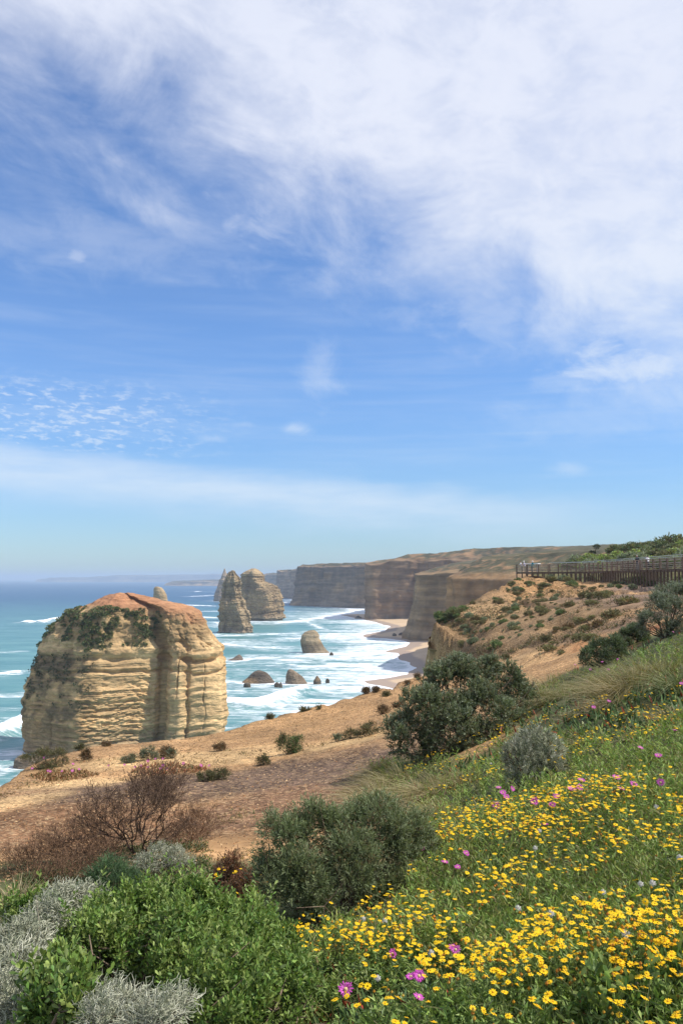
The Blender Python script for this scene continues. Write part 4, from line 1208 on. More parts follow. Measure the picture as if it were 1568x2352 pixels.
# the white information board on the lookout rail
ib0, ib1 = at(1209, 1331, 132.4)[:2], at(1238, 1331, 130.4)[:2]
ibo = np.array([*((ib0 + ib1) / 2), DECK])
board = thing('information_board', ibo, 'low white information board seen edge-on at the end of the boardwalk', 'sign board')
Dn = unit(ib1 - ib0)
bar('panel', (*ib0, DECK + 1.30), (*ib1, DECK + 1.30), 0.75, 0.10, M_WHITE, board, ibo)
for k in (0.15, 0.85):
    q = ib0 + (ib1 - ib0) * k
    bar('leg', (*q, DECK), (*q, DECK + 1.25), 0.08, 0.08, M_METAL, board, ibo)


# ------------------------------------------------------------------ people
def flat(name, c, rough=0.8):
    return plain(name, c, rough, 0.12, 20, 0.2)


M_SKIN = flat('skin', (0.46, 0.27, 0.19), 0.55)
M_LILAC = flat('lilac_cloth', (0.52, 0.50, 0.62)); M_PALE = flat('pale_cloth', (0.70, 0.69, 0.72)); M_TEAL = flat('teal_cloth', (0.03, 0.22, 0.27)); M_DARK = flat('dark_cloth', (0.022, 0.022, 0.032))
M_TROU = flat('trouser_cloth', (0.07, 0.075, 0.10)); M_KHAKI = flat('khaki_cloth', (0.25, 0.20, 0.14)); M_HAIRB = flat('brown_hair', (0.09, 0.045, 0.025)); M_HAIRG = flat('grey_hair', (0.40, 0.38, 0.36)); M_HATW = flat('white_hat', (0.75, 0.74, 0.72)); M_SHOE = flat('shoe', (0.05, 0.045, 0.04))


def person(name, loc, face, label, top, legs, hair, height=1.7, lean=0.12, arms='rail', hat=None, group=None):
    """Standing figure facing +Y before it is turned; the body is one skinned surface, clothing lies over it."""
    k = height / 1.7
    J = [(0, 0, 0.93, .125, .095), (0, lean * .35, 1.10, .130, .095), (0, lean * .8, 1.28, .150, .10), (0, lean, 1.42, .10, .075), (0, lean + .015, 1.475, .050, .050), (0, lean + .04, 1.55, .070, .080), (0, lean + .045, 1.63, .075, .088), (0, lean + .04, 1.69, .045, .055)]
    Ed = [(0, 1), (1, 2), (2, 3), (3, 4), (4, 5), (5, 6), (6, 7)]
    for s_ in (-1, 1):
        i = len(J)
        J += [(.09 * s_, 0, .88, .085, .085), (.10 * s_, .02, .50, .055, .058), (.105 * s_, -.02, .10, .038, .042), (.115 * s_, .10, .035, .040, .030)]
        Ed += [(0, i), (i, i + 1), (i + 1, i + 2), (i + 2, i + 3)]
        i = len(J)
        if arms == 'rail':
            J += [(.185 * s_, lean, 1.40, .052, .052), (.24 * s_, lean + .10, 1.17, .040, .040), (.20 * s_, lean + .34, 1.16, .030, .028), (.185 * s_, lean + .43, 1.165, .036, .018)]
        elif arms == 'phone':
            J += [(.185 * s_, lean, 1.40, .052, .052), (.23 * s_, lean + .09, 1.18, .040, .040), (.08 * s_, lean + .30, 1.36, .030, .028), (.05 * s_, lean + .36, 1.42, .034, .018)]
        else:
            J += [(.185 * s_, lean, 1.40, .052, .052), (.24 * s_, lean * .5 - .02, 1.12, .040, .040), (.25 * s_, lean * .5 + .08, .88, .029, .029), (.25 * s_, lean * .5 + .12, .79, .020, .036)]
        Ed += [(3, i), (i, i + 1), (i + 1, i + 2), (i + 2, i + 3)]
        if True:                                         # five fingers, each a short chain from the palm
            h = np.array(J[i + 3][:3]); fd = unit(h - np.array(J[i + 2][:3])); sd_ = np.array((float(s_), 0, 0)); sd_ = unit(sd_ - fd * (sd_ @ fd))
            for q, (o_, ln) in enumerate(((-.026, .055), (-.009, .072), (.009, .076), (.026, .066))):
                b0 = len(J)
                p1 = h + sd_ * o_ + fd * ln * .5; p2 = h + sd_ * o_ * 1.1 + fd * ln * .9 + np.array((0, 0, -.02))
                J += [(*p1, .009, .009), (*p2, .008, .008)]
                Ed += [(i + 3, b0), (b0, b0 + 1)]
            b0 = len(J)
            J += [(*(h - sd_ * .045 + fd * .01), .010, .010)]
            Ed += [(i + 3, b0)]
    me = bpy.data.meshes.new('figure')
    me.from_pydata([tuple(np.array(q[:3]) * k) for q in J], Ed, [])
    o = bpy.data.objects.new('figure', me); col.objects.link(o)
    sk = o.modifiers.new('skin', 'SKIN')
    sub = o.modifiers.new('sub', 'SUBSURF'); sub.levels = 1; sub.render_levels = 1
    for i, q in enumerate(J):
        me.skin_vertices[0].data[i].radius = (q[3] * k, q[4] * k)
    me.skin_vertices[0].data[0].use_root = True
    dg = bpy.context.evaluated_depsgraph_get()
    ev = bpy.data.meshes.new_from_object(o.evaluated_get(dg))
    V_ = np.array([v.co[:] for v in ev.vertices]) / k; Fs = [tuple(p_.vertices) for p_ in ev.polygons]; Ns = np.array([v.normal[:] for v in ev.vertices])
    bpy.data.objects.remove(o)
    root = thing(name, loc, label, 'person', group, face)

    def piece(nm, sel, mat, grow, keep_faces=None):
        fs = [f_ for f_ in Fs if sel(V_[list(f_)].mean(0))]
        used = sorted({i for f_ in fs for i in f_}); ix = {u: n_ for n_, u in enumerate(used)}
        m_ = bpy.data.meshes.new(nm)
        m_.from_pydata([tuple((V_[u] + Ns[u] * grow) * k) for u in used], [], [[ix[i] for i in f_] for f_ in fs])
        m_.materials.append(mat)
        for p_ in m_.polygons: p_.use_smooth = True
        return link(nm, m_, root)
    hd = np.array((0, lean + .042, 1.62))
    piece('body', lambda c_: True, M_SKIN, 0.0)
    piece('shirt', lambda c_: 0.92 < c_[2] < 1.455 and (abs(c_[0]) < 0.20 or c_[2] > 1.16) and not (c_[1] > lean + .22), top, 0.016)
    piece('trousers', lambda c_: 0.09 < c_[2] < 0.965 and abs(c_[0]) < 0.195, legs, 0.012)
    piece('shoes', lambda c_: c_[2] < 0.085, M_SHOE, 0.012)
    piece('hair', lambda c_: c_[2] > 1.60 and (c_[1] < lean + .075 or c_[2] > 1.675), hair, 0.014)
    # face: nose, eyes, mouth, ears on the head
    fy = max(V_[(np.abs(V_[:, 2] - 1.59) < .05) & (np.abs(V_[:, 0]) < .05)][:, 1].max(), lean + .1)
    def blob(nm, c_, r_, mat):
        u_ = np.array([(math.sin(a) * math.cos(b_), math.sin(a) * math.sin(b_), math.cos(a)) for a in np.linspace(0.01, math.pi - .01, 6) for b_ in np.linspace(0, 2 * math.pi, 8, endpoint=False)])
        return link_mesh(nm, (u_ * np.array(r_) + np.array(c_)) * k, grid_faces(6, 8, True), mat, root, None, True)
    blob('nose', (0, fy + .004, 1.585), (.012, .018, .022), M_SKIN)
    for s_ in (-1, 1):
        blob('eye', (.027 * s_, fy - .010, 1.612), (.011, .010, .008), M_DARK)
        blob('ear', (.082 * s_, lean + .035, 1.60), (.012, .022, .032), M_SKIN)
    blob('mouth', (0, fy - .006, 1.548), (.022, .008, .006), M_HAIRB)
    if hat is not None:
        rings = [(.001, .150), (.06, .145), (.095, .11), (.105, .055), (.17, .045), (.172, .040), (.10, .050)]
        v = np.array([(r_ * math.cos(a), r_ * math.sin(a), h_) for r_, h_ in rings for a in np.linspace(0, 2 * math.pi, 16, endpoint=False)])
        link_mesh('hat', (v + np.array((0, lean + .035, 1.60))) * k, grid_faces(len(rings), 16, True), hat, root, None, True)
    return root


def on_deck(U, d): return (*at(U, 1331, d)[:2], DECK)


person('person', on_deck(1198.5, 131.9), R(70), 'person in a pale lilac top leaning on the lookout rail, farthest out', M_PALE, M_TROU, M_HAIRB, 1.68, 0.2, 'rail')
person('person', on_deck(1205.5, 131.6), R(75), 'person in a lilac top and white hat beside the pale-topped one', M_LILAC, M_KHAKI, M_HAIRG, 1.72, 0.14, 'rail', M_HATW)
person('person', on_deck(1221, 130.5), R(-80), 'person in a teal jacket standing at the white information board', M_TEAL, M_TROU, M_HAIRB, 1.7, 0.1, 'rail', M_HATW)
person('person', on_deck(1464, 100.6), R(120), 'grey-haired person in a black shirt on the boardwalk', M_DARK, M_TROU, M_HAIRG, 1.84, 0.06, 'side')
person('person', on_deck(1488, 97.4), R(10), 'brown-haired person in a pale top walking behind the one in black', M_PALE, M_DARK, M_HAIRB, 1.62, 0.06, 'side')

# ------------------------------------------------------------------ shrubs
def B(U, V, dd=0.0):
    p_ = hit1(U, V)
    if dd:
        y = p_[1] + dd; x = p_[0] / p_[1] * y
        p_ = np.array([x, y, float(ground_at(x, y))])
    return p_


b0 = B(1060, 1722)
shrub('large_shrub', b0, px_lobes(b0, [(935, 1690, 48, -.2), (985, 1640, 62, 0), (1045, 1590, 62, .4), (1095, 1555, 48, .9), (1145, 1570, 50, 1.1), (1175, 1600, 42, 1.1), (1050, 1680, 70, -.1), (1120, 1650, 70, .3), (1190, 1625, 40, .9), (960, 1715, 40, -.4), (1010, 1712, 42, -.35), (1070, 1715, 42, -.2), (1180, 1665, 36, .5), (1120, 1690, 45, .1), (1015, 1555, 26, .7), (1060, 1535, 28, 1.0)]),
      'largest dark green shrub, spreading across the middle of the slope beside the tan grass', n=7000, per=12, L=.056, W=.019, slen=.11, pal=GREEN + GREYGREEN + OLIVE[1:2], seed=11, dead=.08, tip=(0.30, 0.34, 0.22), r0=.02, clumps=13, inner=.25)
b0 = B(790, 2118)
shrub('grey_green_shrub', b0, px_lobes(b0, [(650, 1960, 55, .1), (720, 1930, 55, .25), (800, 1925, 58, .3), (865, 1905, 58, .45), (925, 1925, 50, .55), (955, 1965, 38, .5), (640, 2025, 48, 0), (700, 2030, 62, 0), (780, 2010, 70, .1), (860, 1990, 66, .3), (690, 2080, 45, -.1), (790, 2075, 55, 0), (880, 2050, 45, .2), (870, 1875, 30, .6), (630, 1915, 25, .2)]),
      'fine-leaved grey-green shrub with a dark shaded base between bare sand and yellow flowers', n=4300, per=14, L=.036, W=.0072, slen=.085, pal=[(.11,.145,.062),(.15,.185,.088),(.085,.12,.05),(.20,.22,.13)], seed=12, dead=.08, tip=(0.29, 0.34, 0.165), r0=.012, clumps=12, inner=.25)
b0 = B(1530, 1462)
shrub('silvery_shrub', b0, px_lobes(b0, [(1500, 1395, 30, .2), (1545, 1375, 34, .6), (1590, 1380, 40, .6), (1540, 1410, 34, 0), (1580, 1425, 36, -.1), (1490, 1425, 22, 0), (1635, 1395, 42, .4), (1515, 1440, 20, -.2), (1475, 1445, 12, 0)]),
      'silvery grey-green shrub on the crest of the flower bank under the boardwalk', n=3600, per=11, L=.055, W=.016, slen=.11, pal=GREYGREEN, seed=13, dead=.05, tip=(0.34, 0.38, 0.30), r0=.02, clumps=10, inner=.3)
for i, (U, V, sp_, lab) in enumerate([
        (1385, 1527, [(1352, 1512, 18, 0), (1378, 1495, 22, .2), (1410, 1490, 22, .3), (1395, 1512, 20, 0)], 'low grey-green shrub between the orange soil and the green bank'),
        (1445, 1482, [(1430, 1466, 18, 0), (1455, 1460, 20, .2), (1475, 1468, 15, .1)], 'small dark green shrub just left of the silvery crest shrub')]):
    b0 = B(U, V)
    shrub('low_shrub', b0, px_lobes(b0, sp_), lab, n=1500, per=11, L=.055, W=.016, slen=.11, pal=GREEN + GREYGREEN[:1], seed=20 + i, tip=(0.22, 0.26, 0.17), clumps=9, inner=.3)
b0 = B(1225, 1800)
shrub('silver_cushion_bush', b0, px_lobes(b0, [(1195, 1745, 34, 0), (1225, 1715, 34, .2), (1255, 1725, 30, .2), (1240, 1765, 36, 0), (1200, 1780, 28, -.1), (1262, 1770, 24, 0)]),
      'silver wiry cushion bush among yellow flowers in the middle of the bank', n=1500, per=16, L=.035, W=.006, slen=.07, pal=SILVER + GREYGREEN[:1], seed=31, mat=M_SILVER, spread=.5)
# lower left corner
b0 = np.array([-1.05, 4.05, float(ground_at(-1.05, 4.05))])


def leafy6(P, D, L, W, C, seed):
    g = np.random.default_rng(seed); n = len(P)
    D = unit(D); S = unit(np.cross(D, g.normal(size=(n, 3)))); Nn = np.cross(S, D)
    L = np.broadcast_to(L, n)[:, None]; W = np.broadcast_to(W, n)[:, None]
    v = np.stack([P, P + D * L * .4 - S * W * .36 + Nn * W * .14, P + D * L * .75 - S * W * .5 + Nn * W * .16, P + D * L + Nn * W * .1, P + D * L * .75 + S * W * .5 + Nn * W * .16, P + D * L * .4 + S * W * .36 + Nn * W * .14], 1).reshape(-1, 3)
    o = (np.arange(n) * 6)[:, None, None]
    f = (o + np.array([[0, 3, 2, 1], [0, 5, 4, 3]])[None]).reshape(-1, 4)
    return v, f, np.repeat(C, 6, 0)


M1 = []
LEAFV, LEAFF, _ = leafy6(np.zeros((1, 3)), np.array([[0, 0, 1.0]]), 1.0, 0.42, np.zeros((1, 3)), 4)
for c_ in BRIGHT + FRESH[:1]:
    M1.append(mesh_data('leaf', LEAFV, LEAFF, M_FLESHY, np.repeat([np.array(c_) * 0.95], 6, 0)))


def leafy_shrub(base, lobes, label, n, seed, n_leaf, L=.038, pal=BRIGHT, W=.016):
    """A fleshy-leaved shrub: whorled sprigs, the leaves nearest the path as single parts, the rest as one mass."""
    g = np.random.default_rng(seed)
    o = thing('leafy_shrub', base, label, 'shrub')
    lob = []
    for q in lobes:
        for _ in range(7):
            e_ = unit(g.normal(size=3) + np.array([0, -.3, .5]))
            lob.append(np.concatenate([np.array(q[:3]) + e_ * np.array(q[3:6]) * .75, np.array(q[3:6]) * (.34 + .2 * g.random())]))
    lob = np.array(lob)
    wgt = lob[:, 3] ** 2
    k = g.choice(len(lob), n, p=wgt / wgt.sum())
    d_ = unit(g.normal(size=(n, 3)) + np.array([0, -0.35, 0.75]))
    P = lob[k, :3] + d_ * lob[k, 3:6] * (0.72 + 0.36 * fbm(d_[:, 0] * 3 + k * 5, d_[:, 1] * 3, d_[:, 2] * 3, 2, seed))[:, None]
    P = P + np.array([0, 0, 1.0]) * (g.exponential(.03, n) * (g.random(n) < .55))[:, None] + g.normal(size=(n, 3)) * .018
    ax = unit(d_ * .35 + np.array([0, 0, .8]) + g.normal(size=(n, 3)) * .33)
    per = 9
    I = np.repeat(np.arange(n), per); t_ = np.tile(np.linspace(-1, 1, per), n)
    an = np.tile(np.arange(per) * 2.4, n) + np.repeat(g.random(n) * 6, per)
    ref = unit(np.cross(ax, np.array([1.0, .2, .1]))); ref2 = np.cross(ax, ref)
    rad = ref[I] * np.cos(an)[:, None] + ref2[I] * np.sin(an)[:, None]
    D = unit(rad * (0.85 - .35 * t_[:, None]) + ax[I] * (.75 + .5 * t_[:, None]) + g.normal(size=(n * per, 3)) * .15)
    Pb = P[I] + ax[I] * (t_ * .045)[:, None]
    cs = pick(pal, n, g, .15)
    C = cs[I] * (1 + g.normal(size=(n * per, 1)) * .16)
    C = np.clip(C * (0.85 + .25 * t_[:, None]), .01, .6)
    LL = L * (.75 + .5 * g.random(n * per)) * (1 - .25 * np.maximum(t_, 0))
    front = np.argsort(np.linalg.norm(Pb + base - np.array([0, 0, EYE]), axis=1))
    single = front[g.random(len(front)) < .35][:n_leaf] if n_leaf else np.array([], int)
    mask = np.ones(n * per, bool); mask[single] = False
    v, f, c = leafy6(Pb[mask], D[mask], LL[mask], LL[mask] * W / .038, C[mask], seed)
    fo = link_mesh('foliage', v, f, M_FLESHY, o, c); fo['kind'] = 'stuff'
    from mathutils import Vector
    for i in single:
        q = Vector(D[i]).to_track_quat('Z', 'Y')
        lo = bpy.data.objects.new('leaf', M1[int(g.integers(0, len(M1)))])
        col.objects.link(lo); lo.parent = o
        lo.location = Pb[i]; lo.rotation_euler = q.to_euler(); lo.scale = (LL[i],) * 3
    v, f, c = branches((0, 0, -.05), lobes, seed + 1, .012, 5)
    link_mesh('stems', v, f, M_TWIG, o, c)
    return o


leafy_shrub(b0, px_lobes(b0, [(265, 2130, 62, .25), (340, 2110, 62, .35), (420, 2105, 60, .35), (500, 2125, 60, .35), (570, 2150, 58, .4), (250, 2190, 60, 0), (340, 2180, 75, 0.05), (430, 2180, 80, 0), (520, 2200, 75, 0), (600, 2190, 55, .2), (470, 2270, 75, -.35), (560, 2270, 70, -.3), (400, 2240, 60, -.2), (520, 2345, 70, -.6), (610, 2330, 55, -.5), (650, 2250, 45, -.2), (690, 2310, 40, -.4), (330, 2305, 40, .1), (250, 2262, 38, .12), (180, 2190, 42, .15), (210, 2240, 45, 0), (170, 2150, 32, .35), (640, 2180, 34, .4)]),
            'largest bright green leafy shrub, filling the lower left beside the silver bush', 4600, 41, 300, .030)
b1 = np.array([-1.42, 3.05, float(ground_at(-1.42, 3.05))])
leafy_shrub(b1, px_lobes(b1, [(120, 2270, 45, .1), (170, 2240, 45, .2), (150, 2320, 60, -.05), (100, 2350, 45, 0), (200, 2310, 40, 0)]), 'leafy green clump poking out between the two silver bushes', 260, 43, 60)
b1 = np.array([-2.15, 4.9, float(ground_at(-2.15, 4.9))])
leafy_shrub(b1, px_lobes(b1, [(35, 2115, 34, 0), (90, 2095, 30, .1)]), 'small leafy green clump at the left edge behind the silver bush', 150, 44, 0)
b1 = B(1480, 2345)
leafy_shrub(b1, px_lobes(b1, [(1390, 2335, 32, 0), (1465, 2325, 40, .1), (1545, 2290, 45, .2), (1500, 2350, 45, -.1), (1420, 2360, 40, -.1), (1585, 2225, 32, .5), (1600, 2330, 50, 0)]), 'darker green leafy shrub in the lower right corner below the yellow flowers', 560, 45, 120, .040, GREEN[1:2] + BRIGHT, .018)


def wiry(name, base, lobes, label, n, seed, thick=1.0):
    """Tangled silver twigs."""
    g = np.random.default_rng(seed)
    o = thing(name, base, label, 'shrub')
    lob = np.array(lobes); wgt = lob[:, 3] ** 2
    k = g.choice(len(lob), n, p=wgt / wgt.sum())
    d_ = unit(g.normal(size=(n, 3)) + np.array([0, -0.2, 0.55]))
    P = lob[k, :3] + d_ * lob[k, 3:6] * (.45 + .55 * g.random(n)[:, None] ** .5)
    a, b_, cc = [], [], []
    ax = unit(d_ * .5 + np.array([0, 0, .5]) + g.normal(size=(n, 3)) * .5)
    L = .045 * (0.6 + .8 * g.random((n, 1)))
    m1 = P + ax * L; base_c = pick(SILVER, n, g, .12)
    A_ = [P]; B_ = [m1]; C_ = [base_c]
    for q in range(3):
        s_ = P + ax * L * (.3 + .28 * q)
        e_ = s_ + unit(ax + g.normal(size=(n, 3)) * .75) * L * (.35 + .3 * g.random((n, 1)))
        A_.append(s_); B_.append(e_); C_.append(base_c * (1 + g.normal(size=(n, 1)) * .12))
        e2 = e_ + unit(ax + g.normal(size=(n, 3)) * .9) * L * .28
        A_.append(e_); B_.append(e2); C_.append(base_c * 1.08)
    v, f, c = tubes(np.vstack(A_), np.vstack(B_), .0016 * thick, .0012 * thick, np.clip(np.vstack(C_), .02, .75), 3)
    tw = link_mesh('twigs', v, f, M_SILVER, o, c); tw['kind'] = 'stuff'
    v, f, c = branches((0, 0, -.05), lobes, seed + 1, .008, 7, ((.20, .17, .13), (.15, .12, .09)))
    link_mesh('branches', v, f, M_TWIG, o, c)
    return o


b1 = np.array([-1.75, 3.75, float(ground_at(-1.75, 3.75))])
wiry('silver_bush', b1, px_lobes(b1, [(150, 2090, 46, .75), (205, 2078, 32, .85), (110, 2135, 55, .5), (50, 2190, 60, .2), (30, 2260, 70, -.1), (85, 2255, 42, -.05), (20, 2330, 75, -.4), (70, 2345, 60, -.45), (-60, 2300, 90, -.2)]),
     'wide silver-white twiggy bush against the left edge of the picture', 3900, 51)
b1 = np.array([-.88, 2.9, float(ground_at(-.88, 2.9))])
wiry('silver_bush', b1, px_lobes(b1, [(250, 2312, 34, .1), (295, 2332, 38, 0), (230, 2350, 38, -.1), (390, 2325, 28, 0), (425, 2310, 20, .1), (350, 2358, 40, -.1)]),
     'smaller tangled silver-white bush at the bottom, in front of the green leafy shrub', 780, 53, .72)
b1 = B(370, 2010)
wiry('grey_cushion_plant', b1, px_lobes(b1, [(335, 1990, 24, 0), (365, 1972, 28, .1), (405, 1975, 24, .1), (345, 2010, 18, 0), (430, 1990, 16, .1)]), 'soft grey cushion plant at the foot of the bare dead shrub', 900, 55)
b1 = B(255, 2062)
shrub('needle_shrub', b1, px_lobes(b1, [(215, 2040, 24, 0), (250, 2015, 28, .1), (290, 2035, 24, .1), (255, 2048, 30, 0), (318, 2055, 14, 0)]), 'small needle-leaved green shrub between the dead branches and the leafy shrub', n=620, per=18, L=.04, W=.005, slen=.09, pal=[(.06, .115, .045), (.08, .14, .055), (.10, .15, .08)], seed=57, dead=.02)


# dead shrubs
def dead_shrub(base, height, spread_, label, seed, stems=5, depth=6, lean=(0, 0), group=None, r0=.022, up=.5, pal=((.105, .065, .042), (.15, .095, .06), (.085, .055, .04))):
    g = np.random.default_rng(seed)
    a, b_, ra, rb = [], [], [], []

    def grow(p_, d_, L, r_, lv):
        q = p_ + d_ * L
        m_ = (p_ + q) / 2 + g.normal(size=3) * L * .10
        a.extend([p_, m_]); b_.extend([m_, q]); ra.extend([r_, r_ * .85]); rb.extend([r_ * .85, r_ * .7])
        if lv <= 0: return
        for _ in range(3 if g.random() < .45 else 2):
            nd = unit(d_ * .8 + g.normal(size=3) * np.array([.55, .55, .42]) + np.array([lean[0], lean[1], up * .38]))
            grow(q, nd, L * (.68 + .26 * g.random()), r_ * .66, lv - 1)
    for s_ in range(stems):
        an = 2 * math.pi * (s_ + g.random() * .6) / stems
        d_ = unit(np.array([math.cos(an) * spread_, math.sin(an) * spread_, 1.0]) + g.normal(size=3) * .15)
        grow(np.array([math.cos(an) * .03, math.sin(an) * .03, -.06]), d_, height * .25, r0 * (.75 + .5 * g.random()), depth)
    n = len(a)
    v, f, c = tubes(np.array(a), np.array(b_), np.array(ra).clip(.0016), np.array(rb).clip(.0013), pick(pal, n, g, .15), 3)
    o = link_mesh('dead_shrub', v, f, M_TWIG, None, c, False, base)
    return tag(o, label, 'dead shrub', group)


dead_shrub(B(325, 1958), .98, .55, 'tall bare dead shrub standing upright with a fan of fine twigs', 61, 5, 7, (.06, 0), None, .016, .8)
for i, (U, V, h_, sp_, ln, lab) in enumerate([
        (255, 1950, .62, .7, (-.08, 0), 'bare dead shrub leaning left beside the tallest one'), (180, 1965, .55, .9, (-.1, 0), 'twisted brown dead shrub in the middle of the tangle'),
        (110, 1990, .45, 1.2, (-.12, 0), 'low sprawling dead shrub at the left of the tangle'), (60, 2010, .38, 1.4, (-.1, 0), 'lowest dead twigs at the far left end of the tangle'),
        (215, 2000, .42, 1.3, (-.05, 0), 'dead branches lying in front of the twisted shrub'), (150, 2025, .36, 1.5, (.0, 0), 'dead sticks fanned over the ground before the needle-leaved shrub'),
        (455, 1925, .50, .75, (.05, 0), 'thin dead shrub standing apart at the right beside bare sand'), (420, 1945, .40, .9, (.0, 0), 'short dead shrub between the tall bare one and the thin right-hand one')]):
    dead_shrub(B(U, V), h_ * 1.15, sp_, lab, 70 + i, 11, 5, ln, None, .008, .45, ((.15, .085, .048), (.19, .115, .065), (.11, .065, .04)))
g = np.random.default_rng(77)
for i, (U, V, ru, lab) in enumerate([(528, 2040, 34, 'rust-brown withered plant leaning on the left of the grey-green shrub'), (565, 2075, 28, 'dull brown withered plant at the foot of the grey-green shrub')]):
    b1 = B(U, V)
    shrub('withered_plant', b1, px_lobes(b1, [(U - 8, V - 30, ru * .55, 0), (U + 12, V - 18, ru * .6, 0), (U - 20, V - 8, ru * .5, 0), (U + 4, V - 55, ru * .32, 0)]), lab, 'withered plant', n=420, per=9, L=.032, W=.008, slen=.08, pal=[(.22, .085, .05), (.16, .08, .045), (.27, .13, .07), (.13, .09, .05)], seed=80 + i, dead=.2)


# grass tussocks
def tussock(U, V, wpx, hpx, lean, label, n=320, pal=STRAW, seed=1, group=None):
    g = np.random.default_rng(seed)
    p_ = B(U, V)
    wd = wpx * p_[1] / FPX; ht = hpx * p_[1] / FPX
    r_ = wd * .30 * g.random(n) ** .5; an = g.random(n) * 6.283
    P = np.stack([np.cos(an) * r_, np.sin(an) * r_, np.full(n, -.04)], 1)
    for q in range(n):
        P[q, 2] += float(0)
    P[:, 2] += ground_at(P[:, 0] + p_[0], P[:, 1] + p_[1]) - p_[2]
    D = unit(np.stack([np.cos(an) * .45 + lean[0] * .4, np.sin(an) * .45 + lean[1] * .4, np.full(n, 1.0)], 1) + g.normal(size=(n, 3)) * .22)
    bend = np.stack([np.cos(an) * .25 + lean[0], np.sin(an) * .25 + lean[1], -.32 - .5 * g.random(n)], 1) * (.6 + .7 * g.random((n, 1)))
    C = pick(pal, n, g, .15)
    v, f, c = blades(P, D, ht * 1.15 * (.6 + .6 * g.random(n)), .0055 + .00035 * p_[1], bend, C, 4, seed, C * .6 + np.array((.42, .34, .2)) * .4)
    o = link_mesh('grass_tussock', v, f, M_GRASS, None, c, False, p_)
    return tag(o, label, 'grass', group)


GOLD = [(.30, .24, .115), (.24, .20, .085), (.19, .175, .065), (.36, .29, .16)]
GGR = [(.20, .19, .075), (.15, .165, .055), (.26, .22, .10)]
for i, a_ in enumerate([
        (35, 2085, 90, 85, (-.1, 0), 'dry grass tussock at the left edge above the silver bush', 300, STRAW), (415, 2040, 100, 60, (.3, -.1), 'dry straw tussock bending right behind the leafy shrub', 330, STRAW), (470, 2055, 60, 45, (.2, -.1), 'small straw tussock right of the bending one', 160, STRAW),
        (855, 1835, 110, 80, (-.5, -.2), 'pale flowing tussock at the left tip of the green bank', 420, STRAW), (905, 1800, 110, 75, (-.5, -.2), 'greenish tussock flowing down the bank below the largest shrub', 420, GGR), (945, 1850, 120, 85, (-.45, -.25), 'long pale tussock hanging over the grey-green shrub', 520, STRAW),
        (1000, 1830, 120, 90, (-.45, -.25), 'tan flowing tussock between two others and the yellow flowers', 520, GOLD), (1000, 1875, 90, 80, (-.4, -.3), 'blond drooping tussock nearest the grey-green shrub', 420, STRAW), (1065, 1800, 90, 60, (-.4, -.2), 'thin golden tussock amid scattered yellow flowers', 260, GOLD),
        (1235, 1625, 85, 80, (-.35, -.1), 'tan upright tussock touching the right side of the largest shrub', 420, STRAW), (1285, 1605, 90, 65, (-.3, -.1), 'olive tussock right of the tan upright one', 320, GGR), (1365, 1590, 110, 60, (-.4, -.1), 'short olive tussock left of the big golden one', 360, GGR),
        (1440, 1590, 150, 110, (-.35, -.1), 'big golden-green tussock below the silvery crest shrub', 700, GOLD), (1505, 1560, 140, 90, (-.3, -.1), 'green-gold tussock right of the big golden one', 520, GGR), (1560, 1580, 120, 90, (-.3, -.1), 'green tussock at the right edge of the picture', 420, [(.10, .15, .05), (.14, .17, .06)]),
        (1400, 1620, 120, 70, (-.35, -.15), 'straw tussock in front of the big golden one', 380, STRAW), (1330, 1640, 90, 45, (-.3, -.1), 'low dry tussock above the upper yellow flowers', 240, STRAW), (1335, 1705, 80, 40, (-.35, -.1), 'faded dry tuft among the upper yellow flowers', 160, STRAW), (1465, 1690, 90, 45, (-.3, -.1), 'olive tuft among the upper yellow flowers', 180, GGR), (1110, 1965, 70, 40, (-.3, -.1), 'small olive tuft amid the dense yellow flowers', 120, GGR),
        (1545, 1650, 110, 60, (-.3, -.1), 'dry golden tuft at the right edge above the yellow flowers', 240, GOLD), (1255, 1575, 80, 50, (-.35, -.1), 'dry straw tuft behind the tan upright tussock', 240, STRAW),
        (880, 1765, 60, 40, (-.4, -.1), 'little green tussock at the foot of the largest shrub', 180, GGR)]):
    tussock(*a_[:6], n=a_[6], pal=a_[7], seed=100 + i)

